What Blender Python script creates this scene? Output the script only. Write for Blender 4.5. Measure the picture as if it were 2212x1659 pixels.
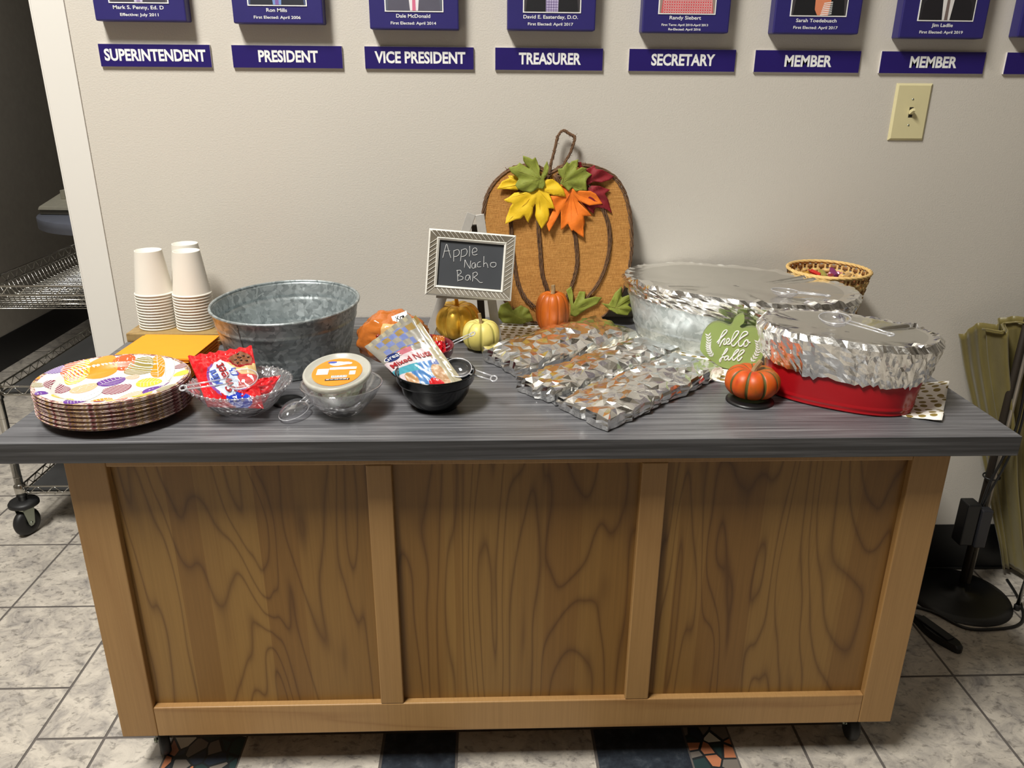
import bpy, bmesh, math, random
from mathutils import Vector, Matrix, noise
from math import sin, cos, pi, radians, sqrt, atan2
for o in list(bpy.data.objects): bpy.data.objects.remove(o)
SC = bpy.context.scene
COL = SC.collection
# ---------------------------------------------------------------- camera, world, lights, exposure
yaw, pitch, roll = 0.03637, 0.36559, -0.00808
fw = Vector((sin(yaw)*cos(pitch), cos(yaw)*cos(pitch), -sin(pitch)))
rt = Vector((cos(yaw), -sin(yaw), 0)); dn = fw.cross(rt)
r2 = rt*cos(roll) + dn*sin(roll); d2 = -rt*sin(roll) + dn*cos(roll)
cam_data = bpy.data.cameras.new('camera'); cam = bpy.data.objects.new('camera', cam_data); COL.objects.link(cam)
M4 = Matrix.Identity(4)
for i in range(3):
    M4[i][0] = r2[i]; M4[i][1] = -d2[i]; M4[i][2] = -fw[i]
M4.translation = Vector((-0.0383, -2.0202, 1.3863))
cam.matrix_world = M4
cam_data.sensor_fit = 'HORIZONTAL'; cam_data.sensor_width = 36; cam_data.lens = 27.802; cam_data.clip_start = .02
SC.camera = cam
SC.cycles.transparent_max_bounces = 24
w = bpy.data.worlds.new('world'); SC.world = w; w.use_nodes = True
w.node_tree.nodes['Background'].inputs[0].default_value = (1, .95, .88, 1)
w.node_tree.nodes['Background'].inputs[1].default_value = .05
def area(name, loc, sx, sy, power, col, rot=(0, 0, 0)):
    l = bpy.data.lights.new(name, 'AREA'); l.shape = 'RECTANGLE'; l.size = sx; l.size_y = sy; l.energy = power; l.color = col
    o = bpy.data.objects.new(name, l); COL.objects.link(o); o.location = loc; o.rotation_euler = rot
    return o
area('key_light', (-1.25, -1.85, 4.10), .60, 1.2, 192, (1, .975, .91))
area('front_light', (-.6, -4.1, 4.10), 2.0, 1.2, 2.5, (1, .965, .89))
area('rear_fill_light', (1.9, -2.6, 4.10), .60, 1.2, 1.5, (1, .965, .89))  # fill lamp added out of view to lift the right wall and shaded gaps
area('side_room_light', (-1.75, 1.3, 2.52), .3, .3, 8, (1, .98, .93))
SC.view_settings.view_transform = 'Standard'; SC.view_settings.look = 'None'
SC.view_settings.gamma = 1; SC.view_settings.use_curve_mapping = False
SC.view_settings.exposure = 0.35

# ---------------------------------------------------------------- materials
def lin(c):
    return tuple(((v/255)/12.92 if v/255 <= .04045 else ((v/255+.055)/1.055)**2.4) for v in c)
class Mat:
    def __init__(s, name):
        s.m = bpy.data.materials.new(name); s.m.use_nodes = True; s.t = s.m.node_tree
        s.b = s.t.nodes['Principled BSDF']; s.out = s.t.nodes['Material Output']; s.co = None
    def n(s, typ, **kw):
        x = s.t.nodes.new(typ)
        for k, v in kw.items():
            if k.startswith('i_'):
                k = k[2:]; k = int(k) if k.isdigit() else k.replace('_', ' ')
                if isinstance(v, bpy.types.NodeSocket): s.t.links.new(v, x.inputs[k])
                else: x.inputs[k].default_value = v
            else: setattr(x, k, v)
        return x
    def coord(s, scale=(1, 1, 1), rot=(0, 0, 0), loc=(0, 0, 0)):
        if s.co is None: s.co = s.n('ShaderNodeTexCoord')
        m = s.n('ShaderNodeMapping'); s.t.links.new(s.co.outputs['Object'], m.inputs[0])
        m.inputs[1].default_value = loc; m.inputs[2].default_value = rot; m.inputs[3].default_value = scale
        return m.outputs[0]
    def noise(s, scale, detail=3, vec=None, rough=.5, dist=0):
        x = s.n('ShaderNodeTexNoise'); x.inputs['Scale'].default_value = scale; x.inputs['Detail'].default_value = detail
        x.inputs['Roughness'].default_value = rough; x.inputs['Distortion'].default_value = dist
        s.t.links.new(vec if vec is not None else s.coord(), x.inputs['Vector']); return x.outputs[0]
    def vor(s, scale, vec=None, feature='F1', rnd=1):
        x = s.n('ShaderNodeTexVoronoi', feature=feature); x.inputs['Scale'].default_value = scale; x.inputs['Randomness'].default_value = rnd
        s.t.links.new(vec if vec is not None else s.coord(), x.inputs['Vector']); return x
    def ramp(s, fac, stops, interp='LINEAR'):
        x = s.n('ShaderNodeValToRGB'); x.color_ramp.interpolation = interp; e = x.color_ramp.elements
        while len(e) < len(stops): e.new(.5)
        for i, (p, c) in enumerate(stops): e[i].position = p; e[i].color = (*lin(c), 1) if max(c) > 1 else (*c, 1)
        s.t.links.new(fac, x.inputs[0]); return x.outputs[0]
    def math(s, op, a, b=0.0, c=0.0):
        x = s.n('ShaderNodeMath', operation=op)
        for i, v in enumerate((a, b, c)):
            if isinstance(v, bpy.types.NodeSocket): s.t.links.new(v, x.inputs[i])
            else: x.inputs[i].default_value = v
        return x.outputs[0]
    def mix(s, f, a, b):
        x = s.n('ShaderNodeMix', data_type='RGBA')
        for i, v in ((0, f), (6, a), (7, b)):
            if isinstance(v, bpy.types.NodeSocket): s.t.links.new(v, x.inputs[i])
            elif i == 0: x.inputs[0].default_value = v
            else: x.inputs[i].default_value = (*lin(v), 1)
        return x.outputs[2]
    def set(s, col=None, rough=None, metal=None, **kw):
        for k, v in (('Base Color', col), ('Roughness', rough), ('Metallic', metal)):
            if v is None: continue
            if isinstance(v, bpy.types.NodeSocket): s.t.links.new(v, s.b.inputs[k])
            else: s.b.inputs[k].default_value = (*lin(v), 1) if k == 'Base Color' else v
        for k, v in kw.items(): s.b.inputs[k.replace('_', ' ')].default_value = v
        return s
    def bump(s, h, strength=.3, dist=.001):
        x = s.n('ShaderNodeBump'); x.inputs['Strength'].default_value = strength; x.inputs['Distance'].default_value = dist
        s.t.links.new(h, x.inputs['Height']); s.t.links.new(x.outputs[0], s.b.inputs['Normal']); return s
def flat(name, col, rough=.5, metal=0, var=.06, vs=30, **kw):
    m = Mat(name); n = m.noise(vs)
    lo = tuple(v*(1-var) for v in col); hi = tuple(min(255, v*(1+var)) for v in col)
    m.set(m.mix(n, lo, hi), rough, metal, **kw); return m.m
# wall paint
m = Mat('wall_paint'); m.set(m.mix(m.noise(1.5, 2), (199, 193, 183), (206, 200, 190)), .55)
m.bump(m.noise(260, 4, rough=.6), .5, .0012); WALL = m.m
m = Mat('smooth_wall_trim_paint'); m.set(m.mix(m.noise(3, 2), (217, 214, 208), (222, 219, 213)), .5); m.bump(m.noise(60, 2), .12, .001); TRIM = m.m
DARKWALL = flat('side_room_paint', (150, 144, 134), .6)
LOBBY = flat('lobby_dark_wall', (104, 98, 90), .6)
CEIL = flat('ceiling_paint', (205, 200, 192), .8)
COVE = flat('black_rubber_baseboard', (17, 18, 20), .45)
# floor
m = Mat('stone_floor_tile'); c = m.coord((3.2, 3.2, 3.2), (0, 0, .5)); n1 = m.noise(4.5, 9, c, .68, .8); n2 = m.noise(38, 6, m.coord((1, 1.6, 1), (0, 0, .6)), .7, .5)
base = m.ramp(n1, [(.30, (124, 120, 118)), (.44, (170, 163, 154)), (.56, (193, 185, 173)), (.75, (208, 200, 188))])
vein = m.ramp(n2, [(.36, (108, 106, 108)), (.47, (255, 255, 255)), (1, (255, 255, 255))])
x = m.n('ShaderNodeMix', data_type='RGBA', blend_type='MULTIPLY'); x.inputs[0].default_value = .55
m.t.links.new(base, x.inputs[6]); m.t.links.new(vein, x.inputs[7])
m.set(x.outputs[2], .38); m.bump(n2, .35, .0012); TILE = m.m
m = Mat('navy_floor_tile'); n1 = m.noise(30, 7, None, .7); m.set(m.ramp(n1, [(.35, (34, 37, 44)), (.55, (50, 56, 64)), (.75, (82, 86, 92))]), .35); m.bump(n1, .3, .001); NAVY = m.m
m = Mat('broken_tile_mosaic'); c = m.coord((1, .85, .01), (0, 0, .4), (.37, .11, 0)); v = m.vor(27, c); e = m.vor(27, c, 'DISTANCE_TO_EDGE')
sep = m.n('ShaderNodeSeparateColor'); m.t.links.new(v.outputs['Color'], sep.inputs[0])
pal = m.ramp(sep.outputs[0], [(0, (44, 62, 62)), (.26, (46, 54, 66)), (.40, (184, 118, 84)), (.62, (216, 213, 200)), (.80, (120, 112, 104))], 'CONSTANT')
edge = m.math('GREATER_THAN', e.outputs['Distance'], .055); m.set(m.mix(edge, (38, 42, 45), (1, 1, 1)), .4)
x = m.n('ShaderNodeMix', data_type='RGBA'); m.t.links.new(edge, x.inputs[0]); x.inputs[6].default_value = (*lin((40, 44, 46)), 1); m.t.links.new(pal, x.inputs[7]); m.set(x.outputs[2]); MOSAIC = m.m
GROUT = flat('floor_grout', (96, 90, 86), .8)
# wood
def grain(name, cols, sc=(5.5, 3, .75), rings=11, seam=None, rough=.42):
    m = Mat(name); n = m.noise(1.0, 2.5, m.coord(sc), .42, .35)
    r = m.math('FRACT', m.math('MULTIPLY', n, rings))
    r = m.math('SUBTRACT', 1.0, m.math('ABSOLUTE', m.math('MULTIPLY_ADD', r, 2.0, -1.0)))
    r = m.math('MULTIPLY_ADD', m.math('POWER', r, 5), .62, m.math('MULTIPLY', n, .35))
    fine = m.noise(1, 3, m.coord((260, 60, 5)), .6)
    col = m.mix(r, cols[0], cols[1])
    x = m.n('ShaderNodeMix', data_type='RGBA', blend_type='MULTIPLY'); x.inputs[0].default_value = .35
    m.t.links.new(col, x.inputs[6]); m.t.links.new(m.ramp(fine, [(.3, (205, 200, 190)), (.7, (255, 255, 255))]), x.inputs[7])
    o = x.outputs[2]
    if seam:
        b = m.vor(1, m.coord((seam, .01, .01))); sp = m.n('ShaderNodeSeparateColor'); m.t.links.new(b.outputs['Color'], sp.inputs[0])
        y = m.n('ShaderNodeMix', data_type='RGBA', blend_type='MULTIPLY'); y.inputs[0].default_value = .8
        m.t.links.new(o, y.inputs[6]); m.t.links.new(m.ramp(sp.outputs[0], [(0, (212, 196, 178)), (1, (255, 255, 255))]), y.inputs[7]); o = y.outputs[2]
    m.set(o, rough); return m.m
MAPLE = grain('maple_face_frame', ((164, 127, 78), (152, 114, 67)), (3, 3, .5), 5)
MAPLE_H = grain('maple_rail_wood', ((170, 133, 84), (148, 109, 65)), (.7, 3, 8), 7)
BIRCH = grain('birch_plywood_panel', ((154, 118, 61), (92, 61, 26)), (5.5, 3, .85), 20, 9.5)
OAK = grain('riser_wood', ((176, 148, 96), (128, 98, 54)), (3, 12, 12), 9)
m = Mat('grey_wood_look_laminate'); a = m.noise(1, 4, m.coord((2.2, 130, 130)), .65); b = m.noise(1, 2, m.coord((7, 420, 420)), .6)
mixv = m.math('ADD', m.math('MULTIPLY', a, .65), m.math('MULTIPLY', b, .35))
m.set(m.ramp(mixv, [(.34, (60, 60, 62)), (.46, (84, 84, 87)), (.55, (102, 102, 105)), (.68, (136, 136, 138))]), .33); m.bump(mixv, .15, .0006); LAM = m.m
m2 = Mat('shaded_laminate_edge'); a = m2.noise(1, 4, m2.coord((2.2, 130, 130)), .65); m2.set(m2.ramp(a, [(.34, (42, 42, 43)), (.5, (58, 58, 60)), (.68, (84, 84, 86))]), .45); LAME = m2.m  # same laminate darkened: shade on the counter's edge put into the colour
# metals and foil
def metal(name, col, rough, **k): return flat(name, col, rough, 1, .04, 20, **k)
m = Mat('aluminium_foil'); v = m.vor(150, m.coord(), 'F1'); n2 = m.noise(320, 3)
m.set((246, 246, 244), .19, 1); m.bump(m.noise(70, 3), .25, .003); FOIL = m.m
m = Mat('smooth_foil_sheet'); n2 = m.noise(14, 3, None, .5, 1.5); m.set((222, 222, 219), .15, 1); m.bump(n2, .35, .004); FOILS = m.m
def galv(name, c0, c1, rough=.42):
    m = Mat(name); c = m.noise(9, 2); cc = m.coord()
    nz = m.n('ShaderNodeTexNoise'); nz.inputs['Scale'].default_value = 26; m.t.links.new(cc, nz.inputs['Vector'])
    mx = m.n('ShaderNodeMix', data_type='RGBA'); mx.inputs[0].default_value = .05; m.t.links.new(cc, mx.inputs[6]); m.t.links.new(nz.outputs['Color'], mx.inputs[7])
    v = m.vor(115, mx.outputs[2]); sp = m.n('ShaderNodeSeparateColor'); m.t.links.new(v.outputs['Color'], sp.inputs[0])
    m.set(m.mix(sp.outputs[0], c0, c1), m.math('MULTIPLY_ADD', sp.outputs[1], .2, rough-.1), .62); return m.m
GALV = galv('galvanised_steel', (136, 144, 146), (188, 196, 198)); GALV2 = galv('pale_galvanised_steel', (172, 180, 182), (206, 212, 214))
CHROME = metal('chrome', (190, 188, 182), .2); DCHROME = metal('dark_shelf_wire', (120, 118, 112), .3)
ZINC = metal('zinc_plate', (170, 178, 165), .4)
m = Mat('gold_leaf'); n1 = m.noise(30, 4); m.set(m.ramp(n1, [(.3, (226, 166, 48)), (.6, (252, 204, 84))]), .32, .6); m.bump(n1, .25, .002); GOLD = m.m
# plain colours
BLACK = flat('black_plastic', (20, 20, 21), .38); RUBBER = flat('black_rubber', (24, 24, 25), .5)
GLAZE = flat('black_glaze', (7, 10, 12), .12); BURG = flat('burgundy_glaze', (104, 22, 36), .18)
REDM = flat('red_enamel', (176, 22, 30), .22, 0, .02)
PAPER = flat('white_paper_cup', (224, 219, 208), .6, 0, .01)
ORANGE = flat('orange_paper_napkin', (247, 150, 24), .75, 0, .02)
NAVYP = flat('navy_print', (42, 36, 104), .45, 0, .04); NAVYD = flat('navy_plaque_face', (38, 26, 100), .35, 0, .03)
WHITE = flat('white_print', (238, 238, 236), .5, 0, .01); FOAMW = flat('white_board_edge', (215, 210, 208), .6, 0, .02)
IVORY = flat('ivory_plastic', (212, 202, 158), .35, 0, .01); DARKSLOT = flat('dark_slot', (40, 36, 28), .6)
SLATE = flat('chalkboard_slate', (58, 61, 66), .6, 0, .08, 12); CHALK = flat('chalk', (205, 205, 205), .9, 0, .1, 400)
TAUPE = flat('frame_taupe_wash', (116, 108, 94), .6, 0, .15, 60); FWHITE = flat('frame_white_paint', (222, 219, 210), .5, 0, .05, 80)
SILV = flat('silver_painted_wood', (176, 172, 166), .4, .3, .1, 40); DKBROWN = flat('dark_brown_leg', (44, 36, 28), .6)
SAGE = flat('sage_green_paint', (150, 170, 98), .6, 0, .03); SAGED = flat('sage_green_edge', (118, 128, 78), .7)
m = Mat('burlap'); a = m.noise(1, 2, m.coord((900, 900, 60))); b = m.noise(1, 2, m.coord((60, 60, 900))); t = m.math('ADD', a, b)
m.set(m.mix(m.noise(22, 4), (164, 112, 52), (184, 132, 70)), .9); cre = m.noise(1, 1, m.coord((2.5, 2.5, 17)), .5, .3); m.bump(m.math('ADD', m.math('MULTIPLY', t, .25), m.math('MULTIPLY', cre, .8)), .8, .006)
th1 = m.noise(1, 2, m.coord((700, 700, 34))); th2 = m.noise(1, 2, m.coord((34, 34, 700))); thr = m.math('MULTIPLY', m.math('ADD', th1, th2), .5)
m.set(m.ramp(thr, [(.36, (162, 110, 50)), (.5, (184, 130, 64)), (.64, (202, 148, 80))])); BURLAP = m.m
VINE = flat('grapevine_twig', (96, 70, 48), .85, 0, .4, 160)
STEMM = flat('dry_stem', (150, 128, 92), .85, 0, .25, 90)
def leafm(name, c, var=.12): 
    m = Mat(name); n1 = m.noise(60, 4); m.set(m.mix(n1, tuple(v*(1-var) for v in c), tuple(min(255, v*(1+var)) for v in c)), .7); m.bump(m.noise(170, 3), .4, .0015); return m.m
LY = leafm('yellow_leaf_cloth', (228, 188, 24), .05); LO = leafm('orange_leaf_cloth', (236, 120, 22), .05); LR = leafm('crimson_leaf_cloth', (128, 16, 28))
LG = leafm('green_leaf_cloth', (126, 134, 48), .16); LGV = leafm('leaf_vein_green', (150, 150, 66)); LYV = leafm('leaf_vein_yellow', (206, 164, 20)); LOV = leafm('leaf_vein_orange', (206, 98, 18)); LRV = leafm('leaf_vein_crimson', (150, 30, 40))
m = Mat('gold_dotted_cloth'); v = m.vor(50, m.coord((1, 1, 1), (0, 0, .25)), 'F1', .3); v.voronoi_dimensions = '2D'; d = m.math('LESS_THAN', v.outputs['Distance'], .32)
m.set(m.mix(d, (246, 242, 232), (140, 120, 58)), .8); DOTS = m.m
def pump(name, stops, groove, scale=14):
    m = Mat(name); n1 = m.noise(scale, 4, m.coord((1, 1, .5)), .6); m.set(m.ramp(n1, stops), .45); m.bump(m.noise(90, 3), .2, .001); return m.m
PW = pump('cream_pumpkin_skin', [(.3, (206, 190, 96)), (.6, (226, 212, 124)), (.8, (226, 216, 150))], 0)
PO = pump('mottled_orange_pumpkin_skin', [(.34, (112, 84, 24)), (.46, (186, 84, 16)), (.6, (204, 84, 14)), (.75, (178, 48, 12))], 0, 20)
PT = pump('tall_orange_gourd_skin', [(.3, (132, 74, 18)), (.5, (188, 92, 20)), (.75, (204, 110, 30))], 0)
PGRN = flat('olive_groove', (92, 82, 34), .6); PGD = flat('pale_groove', (170, 160, 80), .6)
def clear(name, tint=(1, 1, 1), gl=.16, rough=.03, bump=None, edge=.55, dif=0):
    m = Mat(name); t = m.t; tr = m.n('ShaderNodeBsdfTransparent'); tr.inputs[0].default_value = (*tint, 1)
    g = m.n('ShaderNodeBsdfGlossy'); g.inputs['Roughness'].default_value = rough; g.inputs[0].default_value = (.95, .95, .97, 1)
    lw = m.n('ShaderNodeLayerWeight'); lw.inputs[0].default_value = .35
    f = m.math('MULTIPLY_ADD', lw.outputs['Facing'], edge, gl*.5)
    if dif:
        df = m.n('ShaderNodeBsdfDiffuse'); df.inputs[0].default_value = (.85, .86, .88, 1); m0 = m.n('ShaderNodeMixShader'); m0.inputs[0].default_value = dif
        t.links.new(tr.outputs[0], m0.inputs[1]); t.links.new(df.outputs[0], m0.inputs[2]); tr = m0
    mx = m.n('ShaderNodeMixShader'); t.links.new(f, mx.inputs[0]); t.links.new(tr.outputs[0], mx.inputs[1]); t.links.new(g.outputs[0], mx.inputs[2]); t.links.new(mx.outputs[0], m.out.inputs[0])
    if bump:
        b = m.n('ShaderNodeBump'); b.inputs['Strength'].default_value = bump[1]; b.inputs['Distance'].default_value = .003
        v = m.vor(bump[0]); t.links.new(v.outputs['Distance'], b.inputs['Height']); t.links.new(b.outputs[0], g.inputs['Normal'])
    return m.m
CLEAR = clear('clear_plastic', (.95, .95, .98), .16, .05, None, .7, .05); CRYST = clear('cut_crystal', (.94, .94, .95), .30, .12, (110, 1.0), .6, .10); GLASS = clear('clear_glass', (.96, .97, .97), .16, .04, None, .6, .04)
CEDGE = clear('clear_plastic_edge', (.95, .95, .98), .3, .08, None, .6, .38)
FILM = clear('clear_film', (.96, .96, .96), .25, .12, (40, .7), .3); MILKY = None
m = Mat('frosted_plastic_lid'); m.set((196, 194, 184), .25); m.b.inputs['Alpha'].default_value = .72; MILKY = m.m
m = Mat('noodle_snack_mix'); v = m.vor(130, m.coord((1, 1, .8))); sp = m.n('ShaderNodeSeparateColor'); m.t.links.new(v.outputs['Color'], sp.inputs[0])
m.set(m.ramp(sp.outputs[0], [(0, (206, 208, 164)), (.3, (232, 228, 200)), (.55, (184, 156, 116)), (.72, (222, 232, 200)), (.9, (140, 100, 70))], 'CONSTANT'), .6); m.bump(v.outputs['Distance'], 1, .004); SNACK = m.m
LABEL = flat('orange_label', (238, 134, 28), .35, 0, .08, 60); GREYP = flat('grey_small_print', (176, 180, 182), .5)
REDINK = flat('dark_red_ink', (150, 24, 30), .5)
LBLUE = flat('blue_logo_print', (62, 84, 170), .4)
def gloss(name, c, r=.16): 
    m = Mat(name); n1 = m.noise(35, 3); m.set(m.mix(n1, tuple(v*.93 for v in c), tuple(min(255, v*1.05) for v in c)), r); m.bump(m.noise(38, 3, None, .5, 1.2), .22, .004); m.b.inputs['Coat Weight'].default_value = .25; m.b.inputs['Coat Roughness'].default_value = .08; return m.m
BRED = gloss('red_bag_film', (200, 24, 32)); BPALE = gloss('pale_blue_bag_film', (196, 208, 224)); BBLUE = gloss('royal_blue_print', (28, 60, 180)); BCOOK = gloss('cookie_print', (122, 72, 42), .35); BCRUMB = gloss('oat_crumb_print', (206, 176, 120), .35); BDRED = gloss('dark_red_print', (140, 14, 22))
BPURP = gloss('purple_stripe_print', (128, 70, 140))
NSILV = gloss('clear_grey_bag_film', (140, 136, 126), .3); NGOLD = gloss('gold_check_print', (146, 122, 72)); NPERI = gloss('periwinkle_check_print', (110, 122, 170)); NWHT = gloss('white_pink_panel', (206, 190, 194), .4); NTEAL = gloss('teal_band_print', (78, 156, 174)); NBLUE = gloss('sky_blue_print', (66, 120, 180), .3); NROSE = gloss('rose_stripe_print', (188, 110, 122)); NNUT = gloss('mixed_nut_print', (172, 128, 80), .35)
NCREAM = gloss('cream_bag_side', (168, 160, 134), .3); NNAVY = gloss('navy_logo_oval', (34, 48, 104))
CARA = gloss('caramel_candy_film', (182, 102, 40), .12); CARAP = gloss('pale_caramel_print', (214, 174, 118)); MAROON = gloss('maroon_letter_print', (132, 34, 24))
OLIVE = None
m = Mat('olive_gold_fabric'); n1 = m.noise(1, 4, m.coord((30, 30, 3))); m.set(m.mix(n1, (96, 84, 40), (132, 120, 64)), .42); m.b.inputs['Sheen Weight'].default_value = .3; m.bump(m.noise(60, 3), .3, .002); OLIVE = m.m
WICK = flat('wicker_splint', (218, 182, 116), .6, 0, .15, 60); WICKD = flat('dark_wicker_splint', (138, 94, 48), .65, 0, .2, 60)
BLUEG = flat('blue_grey_laminate', (142, 148, 166), .4); CREAMP = flat('cream_plastic', (206, 202, 184), .5)
PCOL = {'ro': flat('red_orange_ink', (214, 84, 28), .4), 'ye': flat('yellow_ink', (232, 196, 66), .4), 'or': flat('orange_ink', (238, 138, 22), .4), 'ol': flat('olive_ink', (142, 128, 64), .4), 'pe': flat('peach_ink', (236, 172, 134), .4), 'gr': flat('grey_ink', (186, 188, 184), .4), 'ma': flat('maroon_ink', (134, 52, 74), .4), 'pu': flat('purple_ink', (94, 44, 142), .4), 'yg': flat('chartreuse_ink', (206, 188, 44), .4)}
PLATEW = flat('white_plate_board', (214, 211, 208), .3, 0, .01)
m = Mat('printed_plate_edge'); n1 = m.noise(1, 3, m.coord((40, 40, 420)), .7); m.set(m.ramp(n1, [(.30, (70, 26, 44)), (.42, (128, 66, 60)), (.49, (206, 190, 186)), (.54, (160, 124, 48)), (.62, (88, 36, 84)), (.68, (196, 178, 168)), (.74, (96, 44, 50))]), .5); PEDGE = m.m
# ---------------------------------------------------------------- geometry helpers
def tag(o, label=None, cat=None, group=None, kind=None):
    if label: o['label'] = label
    if cat: o['category'] = cat
    if group: o['group'] = group
    if kind: o['kind'] = kind
    return o
def thing(name, label, cat, loc=(0, 0, 0), group=None):
    o = bpy.data.objects.new(name, None); COL.objects.link(o); o.location = loc; o.empty_display_size = .02
    return tag(o, label, cat, group)
class G:
    def __init__(s): s.v = []; s.f = []; s.mi = []; s.sm = []
    def add(s, vs, fs, mi=0, sm=False):
        b = len(s.v); s.v += [tuple(p) for p in vs]
        for f in fs: s.f.append([b+i for i in f]); s.mi.append(mi); s.sm.append(sm)
        return s
    def box(s, x0, x1, y0, y1, z0, z1, mi=0, M=None):
        vs = [Vector((x, y, z)) for z in (z0, z1) for y in (y0, y1) for x in (x0, x1)]
        if M is not None: vs = [M @ p for p in vs]
        return s.add(vs, [(0, 2, 3, 1), (4, 5, 7, 6), (0, 1, 5, 4), (2, 6, 7, 3), (0, 4, 6, 2), (1, 3, 7, 5)], mi)
    def tube(s, pts, r, n=8, mi=0, closed=False, cap=True, sm=True, up=None):
        P = [Vector(p) for p in pts]; k = len(P); rr = r if callable(r) else (lambda i: r)
        ref = None; vs = []
        for i in range(k):
            if closed: t = P[(i+1) % k]-P[i-1]
            else: t = P[min(i+1, k-1)]-P[max(i-1, 0)]
            if t.length < 1e-9: t = Vector((0, 0, 1))
            t.normalize()
            if ref is None: ref = t.orthogonal().normalized()
            ref = (ref - t*ref.dot(t)); ref = ref.normalized() if ref.length > 1e-6 else t.orthogonal().normalized()
            bi = t.cross(ref)
            for j in range(n):
                a = 2*pi*j/n; vs.append(P[i] + (ref*cos(a)+bi*sin(a))*rr(i/max(1, k-1)))
        fs = []
        for i in range(k if closed else k-1):
            for j in range(n):
                a = i*n+j; b = i*n+(j+1) % n; c = ((i+1) % k)*n+(j+1) % n; d = ((i+1) % k)*n+j; fs.append((a, b, c, d))
        if cap and not closed: fs += [tuple(range(n))[::-1], tuple(range((k-1)*n, k*n))]
        return s.add(vs, fs, mi, sm)
    def rings(s, rings, mi=0, sm=True, capb=False, capt=False, mif=None):
        n = len(rings[0]); vs = [p for r in rings for p in r]; b = len(s.v); s.v += [tuple(p) for p in vs]
        for i in range(len(rings)-1):
            for j in range(n):
                s.f.append([b+i*n+j, b+i*n+(j+1) % n, b+(i+1)*n+(j+1) % n, b+(i+1)*n+j]); s.mi.append(mif(i, j) if mif else mi); s.sm.append(sm(i) if callable(sm) else sm)
        if capb: s.f.append([b+j for j in range(n)][::-1]); s.mi.append(mi); s.sm.append(False)
        if capt: s.f.append([b+(len(rings)-1)*n+j for j in range(n)]); s.mi.append(mi); s.sm.append(False)
        return s
    def lathe(s, prof, c=(0, 0, 0), n=48, a=1, b=1, ang=0, mi=0, sm=True, closed=False, ex=2.0, mif=None, wob=None):
        R = []
        pr = list(prof) + ([prof[0]] if closed else [])
        for i, (r, z) in enumerate(pr):
            ring = []
            for j in range(n):
                t = 2*pi*j/n; cx = cos(t); sx = sin(t)
                if ex != 2.0: cx = math.copysign(abs(cx)**(2/ex), cx); sx = math.copysign(abs(sx)**(2/ex), sx)
                k = wob(t, i) if wob else 1
                x = r*a*cx*k; y = r*b*sx*k
                ring.append((c[0]+x*cos(ang)-y*sin(ang), c[1]+x*sin(ang)+y*cos(ang), c[2]+z))
            R.append(ring)
        return s.rings(R, mi, sm, mif=mif)
    def prism(s, pts, M, t0, t1, mi=0, mis=None):
        n = len(pts); A = [M @ Vector((p[0], p[1], t1)) for p in pts]; B = [M @ Vector((p[0], p[1], t0)) for p in pts]
        s.add(A+B, [tuple(range(n))], mi); b = len(s.v)-2*n
        s.f.append([b+n+i for i in range(n)][::-1]); s.mi.append(mi); s.sm.append(False)
        for i in range(n): s.f.append([b+i, b+n+i, b+n+(i+1) % n, b+(i+1) % n]); s.mi.append(mis if mis is not None else mi); s.sm.append(False)
        return s
    def grid(s, fn, nu, nv, mi=0, sm=True, mif=None, flip=False):
        vs = [fn(i/nu, j/nv) for j in range(nv+1) for i in range(nu+1)]; b = len(s.v); s.v += [tuple(p) for p in vs]
        for j in range(nv):
            for i in range(nu):
                q = [b+j*(nu+1)+i, b+j*(nu+1)+i+1, b+(j+1)*(nu+1)+i+1, b+(j+1)*(nu+1)+i]
                s.f.append(q[::-1] if flip else q); s.mi.append(mif((i+.5)/nu, (j+.5)/nv) if mif else mi); s.sm.append(sm)
        return s
    def build(s, name, mats, parent=None, bevel=0, seg=2, solid=0, world=True, sub=0, fix=False):
        me = bpy.data.meshes.new(name); me.from_pydata(s.v, [], s.f)
        for mt in (mats if isinstance(mats, (list, tuple)) else [mats]): me.materials.append(mt)
        me.polygons.foreach_set('material_index', s.mi); me.polygons.foreach_set('use_smooth', s.sm); me.update()
        if fix:
            bm = bmesh.new(); bm.from_mesh(me); bmesh.ops.recalc_face_normals(bm, faces=bm.faces); bm.to_mesh(me); bm.free()
        o = bpy.data.objects.new(name, me); COL.objects.link(o)
        if parent is not None:
            o.parent = parent
            if world: o.matrix_parent_inverse = ROOTM(parent).inverted()
        if solid: q = o.modifiers.new('solid', 'SOLIDIFY'); q.thickness = solid; q.offset = 0
        if bevel: q = o.modifiers.new('bevel', 'BEVEL'); q.width = bevel; q.segments = seg; q.limit_method = 'ANGLE'; q.angle_limit = radians(40)
        if sub: q = o.modifiers.new('sub', 'SUBSURF'); q.levels = sub; q.render_levels = sub
        return o
def ROOTM(o):
    M = Matrix.Identity(4)
    while o is not None: M = (o.matrix_parent_inverse @ o.matrix_basis if o.parent else o.matrix_basis) @ M; o = o.parent
    return M
def struct(g, name, mats, parent=None, **k):
    o = g.build(name, mats, parent, **k)
    if parent is None: o['kind'] = 'structure'
    return o
def dup(root, loc=None, label=None, rot=None):
    r = root.copy(); COL.objects.link(r)
    if loc is not None: r.location = loc
    if rot is not None: r.rotation_euler = rot
    if label: r['label'] = label
    for ch in list(root.children):
        c = ch.copy(); COL.objects.link(c); c.parent = r; c.matrix_parent_inverse = ch.matrix_parent_inverse
        for g in list(ch.children): d = g.copy(); COL.objects.link(d); d.parent = c; d.matrix_parent_inverse = g.matrix_parent_inverse
    return r
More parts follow.
